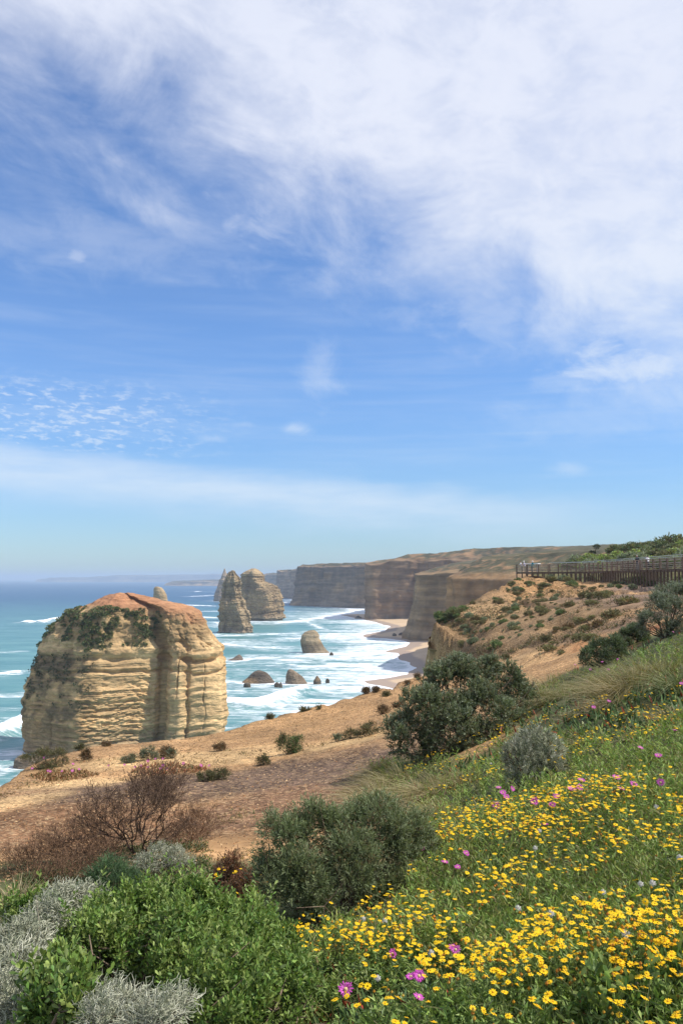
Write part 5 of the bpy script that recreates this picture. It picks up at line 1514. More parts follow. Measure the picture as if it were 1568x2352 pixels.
# small plants of the bare ground
SMALL = [(668, 1731, 29, 1.0, GREEN, 'round dark green shrub alone on the pale sand', 900), (602, 1757, 15, .8, OLIVE, 'tiny olive shrub below the round dark one', 260), (472, 1795, 20, .6, OLIVE, 'low grey-green shrub on dark gravel, left half of a pair', 420), (502, 1790, 22, .6, OLIVE, 'low grey-green shrub on dark gravel, right half of a pair', 420),
         (840, 1590, 9, 1.0, BROWN, 'round brown bush on the skyline against the surf', 260), (862, 1590, 9, .6, BROWN, 'flat brown bush right beside the round skyline bush', 200), (885, 1600, 10, .6, OLIVE, 'low olive bush just under the skyline near the surf', 160), (620, 1650, 9, .6, OLIVE, 'little olive bush on the edge against turquoise water', 160),
         (733, 1630, 4, 1.0, OLIVE, 'tiny plant on the edge at the turquoise water', 60), (700, 1634, 13, .35, OLIVE, 'flat olive plant on the edge left of the tiny one', 160), (845, 1690, 24, .65, OLIVE, 'brownish shrub at the right end of a low row', 420), (805, 1697, 17, .6, OLIVE, 'low shrub in the middle of a low row', 240), (778, 1703, 14, .5, GREYGREEN, 'small grey plant at the left end of a low row', 160),
         (198, 1745, 14, 1.0, BROWN, 'round brown bush behind the pink flowers at left', 320), (183, 1716, 11, .7, OLIVE, 'olive bush on the edge at the foot of the big stack', 200), (245, 1714, 10, .4, BROWN, 'flat brown plant on the edge right of the olive bush', 120), (380, 1740, 17, .75, BROWN, 'brown bush behind the grey shrub and pink flowers', 280),
         (345, 1745, 22, .75, GREYGREEN, 'grey-green shrub behind the row of pink flowers', 420), (298, 1752, 18, .6, GREYGREEN, 'grey shrub at the left of the row of pink flowers', 300), (397, 1742, 12, .9, GREYGREEN, 'small grey shrub right of the brown bush', 200), (505, 1725, 22, .45, BROWN, 'flat dry brown plant on the pale edge', 260),
         (95, 1765, 60, .40, OLIVE, 'wide flat green mat on the left tip of the clifftop', 1300), (880, 1640, 20, .6, BROWN, 'dead brown plant on the pale slope left of the largest shrub', 240), (915, 1625, 16, .6, BROWN, 'dead brown twiggy plant higher on the pale slope', 200), (985, 1552, 13, .7, BROWN, 'brown bush at the skyline next to the beach', 220),
         (960, 1560, 12, .6, BROWN, 'low brown bush at the skyline above the wet sand', 180), (935, 1572, 8, .5, BROWN, 'tiny brown bush at the skyline beside the foam', 100), (1255, 1475, 18, .5, OLIVE, 'low olive shrub on the orange slope', 240), (1160, 1515, 14, .5, OLIVE, 'olive plant behind the top of the largest shrub', 160)]
for i, (U, V, ru, asp, pal, lab, n_) in enumerate(SMALL):
    b1 = B(U, V); r_ = ru * (.70 if b1[1] > 28 else 1) * b1[1] / FPX
    lob = [(0, 0, r_ * asp * .75, r_ * .8, r_ * .8, r_ * asp * .8), (r_ * .35, .1 * r_, r_ * asp * .6, r_ * .6, r_ * .6, r_ * asp * .6), (-r_ * .4, -.1 * r_, r_ * asp * .55, r_ * .6, r_ * .6, r_ * asp * .55)]
    k = max(.6, min(2.0, b1[1] / 24))
    shrub('small_shrub', b1, lob, lab, n=int(n_ * .65), per=8, L=.05 * k, W=.014 * k, slen=.09 * k, pal=pal, seed=200 + i, dead=.12, r0=.010, clumps=6, inner=.2)

# the many low bushes of the hillside
VAR = []
g = np.random.default_rng(9)
for k in range(9):
    lob = [(g.normal() * .25, g.normal() * .2, .25 + .08 * g.normal(), .45, .42, .32) for _ in range(3)] + [(0, 0, .22, .6, .55, .3)]
    pal = [tuple(np.array(q) * 1.6) for q in (GREYGREEN, OLIVE, GREEN, OLIVE, BROWN, GREYGREEN + SILVER[2:3], OLIVE + BROWN[:1], GREEN + OLIVE, FRESH + BRIGHT[3:] + OLIVE[1:2])[k]]
    v, f, c = foliage(lob, 260, 7, .16, .055, .2, pal, 300 + k, dead=.12, upb=.6)
    VAR.append(mesh_data('hillside_bush', v, f, M_LEAF, c))


DESC = ('grey-green', 'olive', 'deep green', 'dull olive', 'brown', 'silvery', 'brownish olive', 'two-tone green', 'light green')


def scatter_bushes(n, poly, rmin, rmax, variants, label, group, seed, name='slope_bush', asp=(.6, 1.1)):
    g = np.random.default_rng(seed)
    poly = np.array(poly, float); lo, hi = poly.min(0), poly.max(0)
    k = 0
    while k < n:
        u, v_ = lo + (hi - lo) * g.random(2)
        if not in_poly(np.array([u]), np.array([v_]), poly)[0]: continue
        q = hit([u], [v_])[0]
        if np.isnan(q[0]): k += .2; continue
        k += 1
        s_ = rmin + (rmax - rmin) * g.random() ** 2.2
        vi = variants[int(g.integers(0, len(variants)))]
        o = link(name, VAR[vi], None, (q[0], q[1], q[2] - .05), (g.normal() * .08, g.normal() * .08, g.random() * 6.28), (s_, s_, s_ * (asp[0] + (asp[1] - asp[0]) * g.random())))
        dl_ = (DESC[vi], 'large ' if s_ > rmin + .5 * (rmax - rmin) else 'small ')
        tag(o, dl_[1] + dl_[0] + ' ' + label, 'bush', group + ', ' + dl_[1] + dl_[0])


scatter_bushes(130, [(1020, 1430), (1060, 1400), (1200, 1330), (1260, 1345), (1300, 1400), (1250, 1440), (1130, 1490), (1060, 1510), (1060, 1460)], .2, .75, [0, 1, 2, 3, 5, 6], 'scrub bush on the ochre slope of the headland', 'bushes on the headland slope', 21)
scatter_bushes(30, [(1000, 1424), (1020, 1412), (1065, 1393), (1065, 1405), (1030, 1425), (1010, 1440)], .4, 1.0, [1, 2, 7], 'bush along the upper lip of the headland', 'bushes on the headland lip', 22)
scatter_bushes(40, [(1150, 1352), (1200, 1322), (1240, 1330), (1400, 1333), (1540, 1342), (1480, 1350), (1300, 1350), (1190, 1362)], .4, 1.1, [0, 1, 2, 3, 7], 'bush at the foot of the boardwalk posts', 'bushes under the boardwalk', 23)
scatter_bushes(13, [(1290, 1365), (1440, 1345), (1500, 1360), (1420, 1420), (1300, 1450)], .5, 1.3, [3, 4, 6, 1], 'bush on the grey gravel below the boardwalk', 'bushes on the grey gravel', 24)
scatter_bushes(16, [(1270, 1440), (1420, 1430), (1330, 1500), (1220, 1520)], .3, .7, [3, 4, 6], 'bush on the orange slope above the flower bank', 'bushes on the orange slope', 25)
scatter_bushes(34, [(1255, 1331), (1340, 1328), (1568, 1334), (1600, 1345), (1568, 1342), (1400, 1334), (1262, 1335)], .6, 1.3, [0, 1, 2, 3, 7], 'bush in the shade beneath the boardwalk deck', 'bushes in the shade of the deck', 27)  # bushes added to darken the gap under the deck, besides its real shade
scatter_bushes(150, [(1290, 1292), (1360, 1268), (1450, 1250), (1600, 1245), (1600, 1300), (1300, 1310)], 1.1, 2.5, [8, 1, 8, 5, 7, 8, 0, 5], 'coastal bush on the green hill behind the boardwalk', 'bushes on the green hill', 26, name='hill_bush', asp=(.55, .9))
for (U, V, s_, lab) in [(1415, 1256, 2.8, 'dark dense bush on the skyline of the green hill, leftmost'), (1450, 1252, 3.0, 'flat-topped dark bush on the skyline above the black-shirted person'), (1490, 1256, 2.6, 'open dark bush on the skyline right of the flat-topped one'), (1555, 1250, 3.8, 'largest dark bush on the skyline at the right edge'),
                        (1515, 1252, 2.6, 'low dark bush on the skyline left of the largest one')]:
    q = B(U, V + 6)
    tag(link('skyline_bush', VAR[7], None, q, (0, 0, U), (s_, s_, s_ * .8)), lab, 'bush')
q = B(1358, 1276)
o = thing('crooked_tree', q, 'little crooked tree with a round crown on the skyline of the green hill', 'tree')
v, f, c = tubes(np.array([(0, 0, -.2), (.35, 0, 1.0), (.7, 0, 1.7)]), np.array([(.35, 0, 1.0), (.7, 0, 1.7), (.9, 0, 2.3)]), np.array([.14, .11, .08]), np.array([.11, .08, .05]), pick(((.12, .09, .06),), 3, g), 6)
link_mesh('trunk', v, f, M_TWIG, o, c)
v, f, c = foliage([(.95, 0, 2.5, .55, .5, .45), (.1, 0, 1.2, .6, .5, .4), (-.4, 0, .7, .6, .6, .45)], 300, 7, .2, .07, .2, GREEN + OLIVE, 401)
link_mesh('crown', v, f, M_LEAF, o, c)['kind'] = 'stuff'

# ------------------------------------------------------------------ the flower bank: leaves, fleshy mats, flowers
def scatter_uv(n, poly, seed, world=None):
    g = np.random.default_rng(seed)
    poly = np.array(poly, float); lo, hi = poly.min(0), poly.max(0)
    q = lo + (hi - lo) * g.random((n * 3, 2))
    q = q[in_poly(q[:, 0], q[:, 1], poly)][:n]
    P = hit(q[:, 0], q[:, 1])
    P = P[~np.isnan(P[:, 0])]
    return P if world is None else P[in_poly(P[:, 0], P[:, 1], world)]


BANKBOX = [(560, 1430), (2250, 1430), (2350, 2620), (560, 2620)]
P = scatter_uv(39000, BANKBOX, 501, BANK)
g = np.random.default_rng(502)
matn = fbm(P[:, 0] * .55, P[:, 1] * .45, 0, 3, 510)
fleshy = matn > 0.555
n = len(P)
hgt = .05 + .13 * fbm(P[:, 0] * 1.2, P[:, 1] * 1.2, 0, 3, 511) + .05 * g.random(n)
ds_ = np.sqrt(P[:, 1] / 5).clip(.85, 1.7)
Pd, hd_, dsd = P[~fleshy], hgt[~fleshy], ds_[~fleshy]
per = 8
m = len(Pd)
I = np.repeat(np.arange(m), per); t_ = np.tile(np.linspace(.1, 1, per), m)
ax = unit(g.normal(size=(m, 3)) * .28 + np.array([-.12, -.1, 1]))
Bp = Pd[I] + ax[I] * (hd_[I] * t_)[:, None] + np.array([0, 0, -.01])
rad = g.normal(size=(m * per, 3)); rad[:, 2] *= .4
D = unit(unit(rad) * .9 + ax[I] * (.35 + .5 * t_[:, None]))
cs = pick([(.165, .255, .052), (.21, .31, .065), (.125, .21, .046), (.26, .335, .088), (.29, .30, .085), (.20, .17, .07)], m, g, .2)
tonal = (0.75 + .6 * fbm(Pd[:, 0] * .7, Pd[:, 1] * .7, 4, 3, 512))[:, None]
C = np.clip((cs * tonal)[I] * (1 + g.normal(size=(m * per, 1)) * .18), .01, .5)
v, f, c = leafs(Bp, D, .042 * dsd[I] * (.6 + .8 * g.random(m * per)), .0095 * dsd[I], C, .22, 503)
near_p = scatter_uv(6200, [(600, 2180), (900, 2120), (1300, 2160), (2000, 2120), (2000, 2620), (560, 2620)], 515, BANK)
near_p = near_p[fbm(near_p[:, 0] * 1.3, near_p[:, 1] * 1.3, 9, 3, 516) > .40]
m = len(near_p); per = 10
I = np.repeat(np.arange(m), per); t_ = np.tile(np.linspace(.15, 1, per), m)
ax = unit(g.normal(size=(m, 3)) * .3 + np.array([-.05, -.1, 1]))
Bp = near_p[I] + ax[I] * ((.06 + .09 * g.random(m))[I] * t_)[:, None]
rad = g.normal(size=(m * per, 3)); rad[:, 2] *= .5
D = unit(unit(rad) * .9 + ax[I] * .55)
cs = pick([(.17, .25, .055), (.21, .30, .07), (.13, .21, .05), (.27, .33, .10)], m, g, .2)
v2, f2, c2_ = leafs(Bp, D, .034 * (.6 + .8 * g.random(m * per)), .0105, np.clip(cs[I] * (1 + g.normal(size=(m * per, 1)) * .18), .01, .55), .22, 517)
v, f, c = join([(v, f, c), (v2, f2, c2_)])
tag(link_mesh('daisy_foliage', v, f, M_LEAF, None, c), kind='stuff')
# fleshy fingers
kf_ = np.where(fleshy)[0]; kf_ = kf_[g.random(len(kf_)) < .42]
Pf, dsf = P[kf_], ds_[kf_] * 1.22
m = len(Pf); per = 3
I = np.repeat(np.arange(m), per)
off = g.normal(size=(m * per, 3)) * np.array([.03, .03, 0]) * dsf[I][:, None]
A_ = Pf[I] + off + np.array([0, 0, -.01])
D = unit(g.normal(size=(m * per, 3)) * np.array([.5, .5, .2]) + np.array([-.1, -.05, .8]))
L_ = (.07 * (.6 + .7 * g.random(m * per)) * dsf[I])[:, None]
Mi = A_ + D * L_ * .55; Ti = A_ + D * L_ + g.normal(size=(m * per, 3)) * .008
cs = pick([(.13, .21, .075), (.17, .25, .08), (.10, .17, .068), (.24, .265, .09)], m * per, g, .18)
isred = g.random(m * per) < .07
cs[isred] = pick([(.36, .06, .035), (.40, .13, .06)], int(isred.sum()), g, .15)
v1, f1, c1 = tubes(A_, Mi, .006 * dsf[I], .0075 * dsf[I], cs, 3)
v2, f2, c2_ = tubes(Mi, Ti, .0075 * dsf[I], .0022 * dsf[I], cs * 1.1, 3)
v, f, c = join([(v1, f1, c1), (v2, f2, c2_)])
tag(link_mesh('pigface_mat', v, f, M_FLESHY, None, c), kind='stuff')
# thin dry stalks and short grass through the bank
P2 = scatter_uv(7500, BANKBOX, 521, BANK)
P2 = P2[(P2[:, 1] > 5.0) | (np.random.default_rng(3).random(len(P2)) < .22)]
n = len(P2)
gz_ = fbm(P2[:, 0] * .5, P2[:, 1] * .4, 8, 3, 522)
P2 = P2[gz_ > .45]; n = len(P2)
D = unit(g.normal(size=(n, 3)) * .3 + np.array([-.2, -.1, 1]))
bend = g.normal(size=(n, 3)) * .25 + np.array([-.35, -.15, -.25])
C = pick(GGR + STRAW[:3] + [(.10, .16, .05), (.14, .18, .06)], n, g, .15)
v, f, c = blades(P2, D, .13 + .17 * g.random(n), .0035 + .0003 * P2[:, 1], bend, C, 3, 523)
tag(link_mesh('bank_grass', v, f, M_GRASS, None, c), kind='stuff')
# short herbs in the left hollow
HB = [(0, 2110), (60, 2020), (180, 1985), (330, 1930), (480, 1915), (470, 2000), (540, 2010), (620, 2060), (640, 2160), (560, 2120), (300, 2080)]
P3 = scatter_uv(5000, HB, 531)
n = len(P3); per = 5
I = np.repeat(np.arange(n), per)
kp = (fbm(P3[:, 0] * 1.6, P3[:, 1] * 1.6, 0, 3, 532) > .46)
I = I[kp[I]]
rad = g.normal(size=(len(I), 3)); rad[:, 2] = np.abs(rad[:, 2]) + .3
v, f, c = leafs(P3[I] + g.normal(size=(len(I), 3)) * np.array([.03, .03, .02]) + np.array([0, 0, .02]), unit(rad), .05 * (.5 + g.random(len(I))), .012, pick(GREEN + OLIVE + BROWN[:2] + FRESH[:1], len(I), g, .2), .2, 533)
tag(link_mesh('low_herbs', v, f, M_LEAF, None, c), kind='stuff')

# red-green fleshy mats at the clifftop
for i, (poly, lab, cols) in enumerate([([(300, 1775), (330, 1755), (400, 1752), (470, 1763), (488, 1770), (440, 1776), (340, 1782)], 'low red and green mat of fleshy leaves behind the bare gravel', [(.34, .11, .05), (.20, .14, .06), (.40, .17, .07), (.13, .13, .05)]),
                                      ([(60, 1785), (110, 1768), (200, 1770), (230, 1780), (180, 1790), (110, 1797)], 'red-tinged fleshy mat in front of the green mat at the clifftop tip', [(.24, .12, .05), (.15, .14, .05), (.30, .15, .06)])]):
    P4 = scatter_uv(900, poly, 540 + i)
    n = len(P4); o_ = P4.mean(0)
    D = unit(g.normal(size=(n, 3)) * .6 + np.array([0, 0, .7]))
    v, f, c = tubes(P4 - o_, P4 - o_ + D * (.04 + .05 * g.random((n, 1))), .015, .006, pick(cols, n, g, .2), 3)
    tag(link_mesh('pigface_patch', v, f, M_FLESHY, None, c, False, o_), lab, 'plant')

# flower meshes: the head faces +Z, its disc at the origin
def petals(np_, r0, r1, wd, lift, c_, seed, rows=1):
    g = np.random.default_rng(seed)
    vs, fs, cs = [], [], []
    for q in range(np_):
        an = 2 * math.pi * q / np_ + g.normal() * .08
        d_ = np.array([math.cos(an), math.sin(an), 0]); s_ = np.array([-d_[1], d_[0], 0])
        lf = lift + g.normal() * .12
        i = len(vs)
        R1 = r1 * (.9 + .2 * g.random())
        vs += [d_ * r0 - s_ * wd * .3, d_ * r0 + s_ * wd * .3, d_ * (r0 + R1) * .62 + s_ * wd * .5 + np.array([0, 0, lf * R1 * .6]), d_ * R1 + s_ * wd * .22 + np.array([0, 0, lf * R1 * .55]),
               d_ * R1 - s_ * wd * .22 + np.array([0, 0, lf * R1 * .55]), d_ * (r0 + R1) * .62 - s_ * wd * .5 + np.array([0, 0, lf * R1 * .6])]
        fs += [[i, i + 1, i + 2, i + 5], [i + 5, i + 2, i + 3, i + 4]]
        cc = np.array(c_) * (.88 + .24 * g.random()); cs += [cc] * 6
    return np.array(vs), np.array(fs), np.array(cs)


def dome(r_, h_, c_, n=7):
    rings = [(r_, 0), (r_ * .85, h_ * .6), (r_ * .4, h_)]
    v = np.array([(q * math.cos(a), q * math.sin(a), z_) for q, z_ in rings for a in np.linspace(0, 2 * math.pi, n, endpoint=False)] + [(0, 0, h_ * 1.05)])
    f4 = grid_faces(3, n, True)
    f3 = np.array([[2 * n + k, 2 * n + (k + 1) % n, 3 * n] for k in range(n)])
    return v, [f4, f3], np.repeat([c_], len(v), 0)


YEL, DISC, ORB = (.92, .585, .012), (.76, .40, .012), (.62, .30, .02)
DAISY = []
for k in range(4):
    p_ = petals(10 + k, .004, .0172, .0062, (-.18, .05, -.1, -.35)[k], YEL, 600 + k)
    DAISY.append((mesh_data('petals', *p_[:2], M_PETAL, p_[2]), mesh_data('disc', *dome(.0058, .004, DISC)[:2], M_PETAL, dome(.0058, .004, DISC)[2]), p_))
v, f, c = tubes(np.array([(0, 0, -.2), (.004, .002, -.1)]), np.array([(.004, .002, -.1), (0, 0, -.002)]), np.array([.0018, .0016]), np.array([.0016, .0016]), np.array([(.12, .17, .05)] * 2), 3)
STEM = mesh_data('stem', v, f, M_LEAF, c)

D1 = [(640, 2230), (760, 2130), (880, 2070), (960, 1965), (1000, 1900), (1130, 1890), (1300, 1830), (1950, 1770), (1950, 2230), (1900, 2330), (1300, 2360), (1000, 2360), (820, 2270)]
D2 = [(900, 1770), (1060, 1728), (1200, 1655), (1400, 1625), (1600, 1620), (1600, 1720), (1420, 1740), (1300, 1790), (1150, 1820), (1020, 1860)]
D3 = [(760, 2400), (900, 2350), (1300, 2340), (1640, 2300), (1640, 2600), (900, 2600)]
D1B = [(1000, 1985), (1020, 1905), (1130, 1885), (1300, 1830), (1600, 1785), (1600, 1975), (1300, 1990)]
D5 = [(620, 2250), (740, 2150), (880, 2100), (1000, 2130), (900, 2260), (760, 2300)]
D4 = [(470, 2010), (560, 2000), (640, 2080), (600, 2120), (500, 2070)]


def daisies(n, poly, seed, thin=0.0):
    P = scatter_uv(n, poly, seed)
    g = np.random.default_rng(seed + 1)
    k = fbm(P[:, 0] * 1.5, P[:, 1] * 1.2, 5, 3, 620)
    P = P[k + g.normal(size=len(P)) * .07 > thin]
    out = []
    for q in P:
        for _ in range(int(g.integers(1, 5))):
            o_ = g.normal(size=2) * .055
            out.append((q[0] + o_[0], q[1] + o_[1], q[2] + .0, g.random()))
    out = np.array(out)
    out[:, 2] = ground_at(out[:, 0], out[:, 1]) + .13 + .09 * fbm(out[:, 0] * 1.2, out[:, 1] * 1.2, 0, 3, 511) + .05 * out[:, 3]
    return out


FL = np.vstack([daisies(940, D1, 631, .46), daisies(330, D1B, 635, .41), daisies(40, D5, 637), daisies(290, D2, 641, .45), daisies(62, D3, 651), daisies(9, D4, 661)])
gd = np.random.default_rng(671)
dist = np.linalg.norm(FL[:, :3] - np.array([0, 0, EYE]), axis=1)
uu = 784 + FL[:, 0] / FL[:, 1] * FPX
inframe = (uu < 1575) & (uu > 0) & (dist > 2.6)
order = np.argsort(np.where(inframe, dist, 1e9))
near = order[:300]; rest = order[300:]
for r_, i in enumerate(near):
    k = int(gd.integers(0, 4)); s_ = .50 + .40 * gd.random()
    o = bpy.data.objects.new('yellow_daisy', None); o.empty_display_size = .02; col.objects.link(o)
    zst = .16
    o.location = (FL[i, 0], FL[i, 1], FL[i, 2]); o.rotation_euler = (gd.normal() * .32 + .06, gd.normal() * .3, gd.random() * 6.28); o.scale = (s_,) * 3
    if dist[i] < np.median(dist[near]):
        tag(o, 'yellow daisy in the nearest part of the flower bank, by the path', 'flower', 'yellow daisies by the path')
    else:
        tag(o, 'yellow daisy on a thin stem farther up the dense flower carpet', 'flower', 'yellow daisies farther up the bank')
    link('petals', DAISY[k][0], o); link('disc', DAISY[k][1], o); link('stem', STEM, o)
parts_ = []
for i in rest:
    k = int(gd.integers(0, 4)); s_ = (.54 + .36 * gd.random()) * (1 + .015 * dist[i])
    a_, b2 = gd.normal() * .32 + .06, gd.random() * 6.28
    v, f, c = DAISY[k][2]
    v = v * s_
    ca, sa_ = math.cos(a_), math.sin(a_)
    v = np.stack([v[:, 0], v[:, 1] * ca - v[:, 2] * sa_, v[:, 1] * sa_ + v[:, 2] * ca], 1)
    cb, sb = math.cos(b2), math.sin(b2)
    v = np.stack([v[:, 0] * cb - v[:, 1] * sb, v[:, 0] * sb + v[:, 1] * cb, v[:, 2]], 1) + FL[i, :3]
    parts_.append((v, f, c))
v, f, c = join(parts_)
tag(link_mesh('yellow_daisies', v, f, M_PETAL, None, c), kind='stuff')
# their buds
nb_ = 1400
i = gd.integers(0, len(FL), nb_)
bp = FL[i, :3] + np.stack([gd.normal(size=nb_) * .05, gd.normal(size=nb_) * .05, -.02 + gd.normal(size=nb_) * .02], 1)
oc = np.array([(1, 0, 0), (0, 1, 0), (-1, 0, 0), (0, -1, 0), (0, 0, 1.2), (0, 0, -1.3)]) * .0058
v = (bp[:, None] + oc[None] * (.8 + .5 * gd.random((nb_, 1, 1))) * (1 + .03 * bp[:, 1])[:, None, None]).reshape(-1, 3)
tf = np.array([(0, 1, 4), (1, 2, 4), (2, 3, 4), (3, 0, 4), (1, 0, 5), (2, 1, 5), (3, 2, 5), (0, 3, 5)])
f = ((np.arange(nb_) * 6)[:, None, None] + tf[None]).reshape(-1, 3)
c = np.repeat(pick([ORB, (.45, .30, .05), (.55, .22, .03)], nb_, gd, .15), 6, 0)
tag(link_mesh('daisy_buds', v, f, M_PETAL, None, c), kind='stuff')

# magenta flowers, one by one
PK = petals(16, .007, .026, .0055, .35, (.62, .085, .46), 700); PK2 = petals(14, .006, .019, .005, .6, (.68, .16, .55), 701)
v, f, c = join([PK, PK2]); PINK = mesh_data('petals', v, f, M_PETAL, c)
q = dome(.0075, .008, (.75, .62, .30)); PINKC = mesh_data('centre', q[0], q[1], M_PETAL, q[2])
q = dome(.008, -.02, (.20, .16, .07)); CUP = mesh_data('calyx', q[0], q[1], M_LEAF, q[2])


def pinks(lst, label, group, lift, tilt=.5, size=1.0):
    for (U, V) in lst:
        p_ = hit([U], [V + lift * FPX / max(3.0, hit1(U, V)[1])])[0]
        if np.isnan(p_[0]): p_ = hit1(U, V)
        o = bpy.data.objects.new('pigface_flower', None); o.empty_display_size = .02; col.objects.link(o)
        o.location = p_ + np.array([0, 0, lift]); s_ = size * (.8 + .35 * gd.random()); o.scale = (s_,) * 3
        o.rotation_euler = (tilt + gd.normal() * .3, gd.normal() * .3, gd.normal() * .4)
        tag(o, label, 'flower', group)
        link('petals', PINK, o); link('centre', PINKC, o); link('calyx', CUP, o)


z6 = lambda a: [(952.8 + x * .3924, 1565.4 + y * .3924) for x, y in a]
z7 = lambda a: [(476.4 + x * .349, 1905.7 + y * .349) for x, y in a]
z8 = lambda a: [(952.8 + x * .3924, 1905.7 + y * .3924) for x, y in a]
z3 = lambda a: [(952.8 + x * .3924, 1191 + y * .3924) for x, y in a]
z4 = lambda a: [(x * .347, 1701.5 + y * .347) for x, y in a]
pinks(z6([(490, 640), (515, 668), (535, 692), (475, 742), (915, 650), (965, 640), (975, 595), (1180, 580), (1210, 648), (1280, 620), (1440, 610), (805, 742), (760, 857), (825, 470), (1320, 400), (1425, 447), (1520, 300), (700, 720), (828, 693), (570, 645)]),
      'magenta pigface flower over the fleshy mat in the middle of the bank', 'pigface flowers in the middle of the bank', .17, .55, 1.25)
pinks(z6([(1045, 160), (1135, 125), (1560, 20)]) + z3([(935, 860), (1095, 845), (1130, 895), (1025, 890), (1010, 965), (1185, 830), (1510, 670)]), 'magenta pigface flower among grass near the crest of the bank', 'pigface flowers near the crest', .18, .55, 1.2)
pinks(z6([(175, 1078), (300, 1025), (250, 1105), (40, 995)]) + z7([(1410, 145)]), 'purple pigface flower at the shaded margin beside the grey-green shrub', 'pigface flowers by the grey-green shrub', .16, .5, 1.1)
pinks(z7([(1215, 860), (1340, 1075), (1395, 1070), (1390, 1195)]) + z8([(225, 755), (240, 765), (25, 950)]), 'magenta pigface flower close to the path between yellow daisies', 'pigface flowers close to the path', .19, .6, .78)
pinks(z7([(910, 1112)]), 'largest magenta pigface flower, wide open at the bottom of the bank', None, .19, .75, 1.15)
pinks(z4([(1080, 165), (1065, 185), (1105, 185), (980, 175), (935, 165), (825, 160), (895, 175), (1385, 165), (1330, 165), (1030, 120), (980, 135), (1215, 150), (1080, 120)]), 'pink pigface flower in the red mat at the clifftop', 'pink flowers in the red mat', .08, .9, 1.6)
pinks(z4([(480, 200), (412, 202), (335, 205), (215, 185), (290, 100), (425, 128), (525, 190), (485, 155), (320, 200), (720, 165)]), 'pink pigface flower in the green mat at the left tip of the clifftop', 'pink flowers in the green mat', .08, .9, 1.5)
# seed heads
fz = unit(gd.normal(size=(70, 3)))
v, f, c = tubes(fz * .002, fz * .014, .0009, .0007, np.repeat([(.72, .70, .66)], 70, 0), 3)
FUZZ = mesh_data('seed_tuft', v, f, M_PETAL, c)
for (U, V) in z8([(730, 93), (705, 205), (1550, 315), (1325, 480), (1395, 480), (605, 605), (800, 660), (1240, 838), (1105, 525), (95, 880)]) + z7([(1165, 735), (1120, 1165), (1025, 715)]) + z6([(1415, 825), (445, 500), (1555, 1180)]):
    p_ = hit1(U, V + 24)
    o = bpy.data.objects.new('seed_head', None); o.empty_display_size = .02; col.objects.link(o)
    o.location = p_ + np.array([0, 0, .17]); s_ = 1 + .3 * gd.random(); o.scale = (s_,) * 3
    tag(o, 'fluffy white seed head standing among the yellow daisies', 'seed head', 'white seed heads')
    link('seed_tuft', FUZZ, o); link('stem', STEM, o)
# bare stalks
for i, (U, V, h_, ln, lab) in enumerate([(720, 2260, .28, -.5, 'thin bare brown stalk leaning left at the edge of the leafy shrub'), (650, 2270, .24, -.9, 'forked dry stick lying over the leafy shrub'), (1510, 2190, .16, -.2, 'short pale dry stalk among leaves near the right edge'), (1450, 2340, .30, -.35, 'long pale dry stalk in the lower right corner')]):
    b1 = hit1(U, V)
    dead_shrub(b1, h_ * 1.8, .1, lab, 900 + i, 1, 1, (ln, 0), None, .0032, .3, ((.26, .18, .11), (.32, .24, .15)))

# ------------------------------------------------------------------ loose stone chips
g = np.random.default_rng(801)
P5 = scatter_uv(8000, [(-50, 1780), (520, 1680), (860, 1595), (1000, 1540), (1250, 1500), (1220, 1540), (880, 1740), (760, 1860), (500, 2000), (-50, 2060)], 802)
n = len(P5)
base_v = np.array([(1, .2, 0), (.1, 1, 0), (-1, .1, .1), (-.1, -1, .05), (.2, .1, .75), (-.2, -.2, .7), (0, 0, -.3)])
tf = np.array([(0, 1, 4), (1, 5, 4), (1, 2, 5), (2, 3, 5), (3, 4, 5), (3, 0, 4), (0, 6, 1), (1, 6, 2), (2, 6, 3), (3, 6, 0)])
sz_ = (.006 + .017 * g.random(n) ** 3) * (.6 + P5[:, 1] / 24)
an = g.random(n) * 6.28
v = base_v[None] * (1 + g.normal(size=(n, 7, 3)) * .25) * sz_[:, None, None]
v = np.stack([v[..., 0] * np.cos(an)[:, None] - v[..., 1] * np.sin(an)[:, None], v[..., 0] * np.sin(an)[:, None] + v[..., 1] * np.cos(an)[:, None], v[..., 2]], -1)
v = (v + P5[:, None]).reshape(-1, 3)
f = ((np.arange(n) * 7)[:, None, None] + tf[None]).reshape(-1, 3)
c = np.repeat(pick([(.36, .22, .10), (.48, .33, .18), (.19, .11, .06), (.30, .15, .065), (.12, .08, .055)], n, g, .15), 7, 0)
tag(link_mesh('stone_chips', v, f, M_STONE, None, c), kind='stuff')

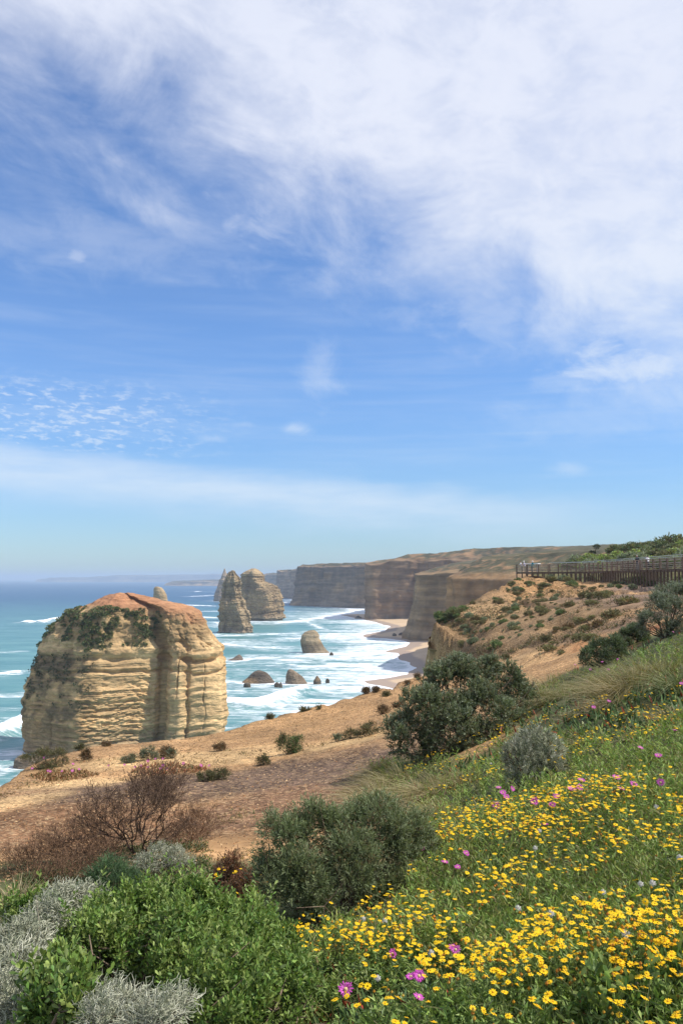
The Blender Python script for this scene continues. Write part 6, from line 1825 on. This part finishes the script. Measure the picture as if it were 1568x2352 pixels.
# ------------------------------------------------------------------ low scrub and litter of the bare slopes
def scrub_mat(n, poly, seed, size, pal, name, thr=.5, per=11, freq=.25, mat=None):
    g = np.random.default_rng(seed)
    P = scatter_uv(n, poly, seed + 1)
    k = fbm(P[:, 0] * freq, P[:, 1] * freq, 2.0, 4, seed + 2) + g.normal(size=len(P)) * .03
    P = P[k > thr]
    m = len(P)
    sz = size * (.35 + 1.0 * g.random(m) ** 2)
    cs = pick(pal, m, g, .25)
    I = np.repeat(np.arange(m), per)
    d_ = unit(g.normal(size=(m * per, 3)) * np.array([1, 1, .7]) + np.array([0, 0, .45]))
    B_ = P[I] + d_ * (sz[I] * .6 * g.random(m * per))[:, None]
    v, f, c = leafs(B_, d_, sz[I] * .75, sz[I] * .26, np.clip(cs[I] * (1 + g.normal(size=(m * per, 1)) * .2), .01, .6), .2, seed + 3)
    return tag(link_mesh(name, v, f, mat or M_LEAF, None, c), kind='stuff')


HEAD = [(1000, 1424), (1060, 1394), (1150, 1345), (1200, 1322), (1300, 1345), (1400, 1348), (1380, 1400), (1290, 1450), (1180, 1500), (1060, 1512), (1066, 1464)]
scrub_mat(4600, HEAD, 821, .22, [(.16,.145,.07),(.20,.17,.09),(.13,.13,.065),(.22,.155,.08),(.16,.11,.06)], 'low_scrub', .47, 10, .2)
scrub_mat(1500, [(1200, 1330), (1568, 1340), (1568, 1380), (1400, 1450), (1250, 1520), (1200, 1520), (1300, 1400)], 831, .22, OLIVE + BROWN, 'low_scrub', .55, 9, .16)
scrub_mat(2600, [(-30, 1790), (100, 1745), (500, 1690), (860, 1600), (1000, 1545), (1000, 1640), (880, 1700), (500, 1760), (250, 1800), (-30, 1840)], 841, .085, [(.26, .17, .08), (.32, .22, .11), (.17, .12, .055), (.20, .17, .07)], 'dry_litter', .54, 8, .5)
scrub_mat(1200, [(330, 2000), (430, 1900), (560, 1850), (760, 1830), (860, 1760), (900, 1800), (760, 1900), (600, 2020), (470, 2060)], 851, .05, [(.24, .17, .08), (.14, .13, .05), (.30, .22, .11), (.12, .13, .05)], 'dry_litter', .52, 8, .9)
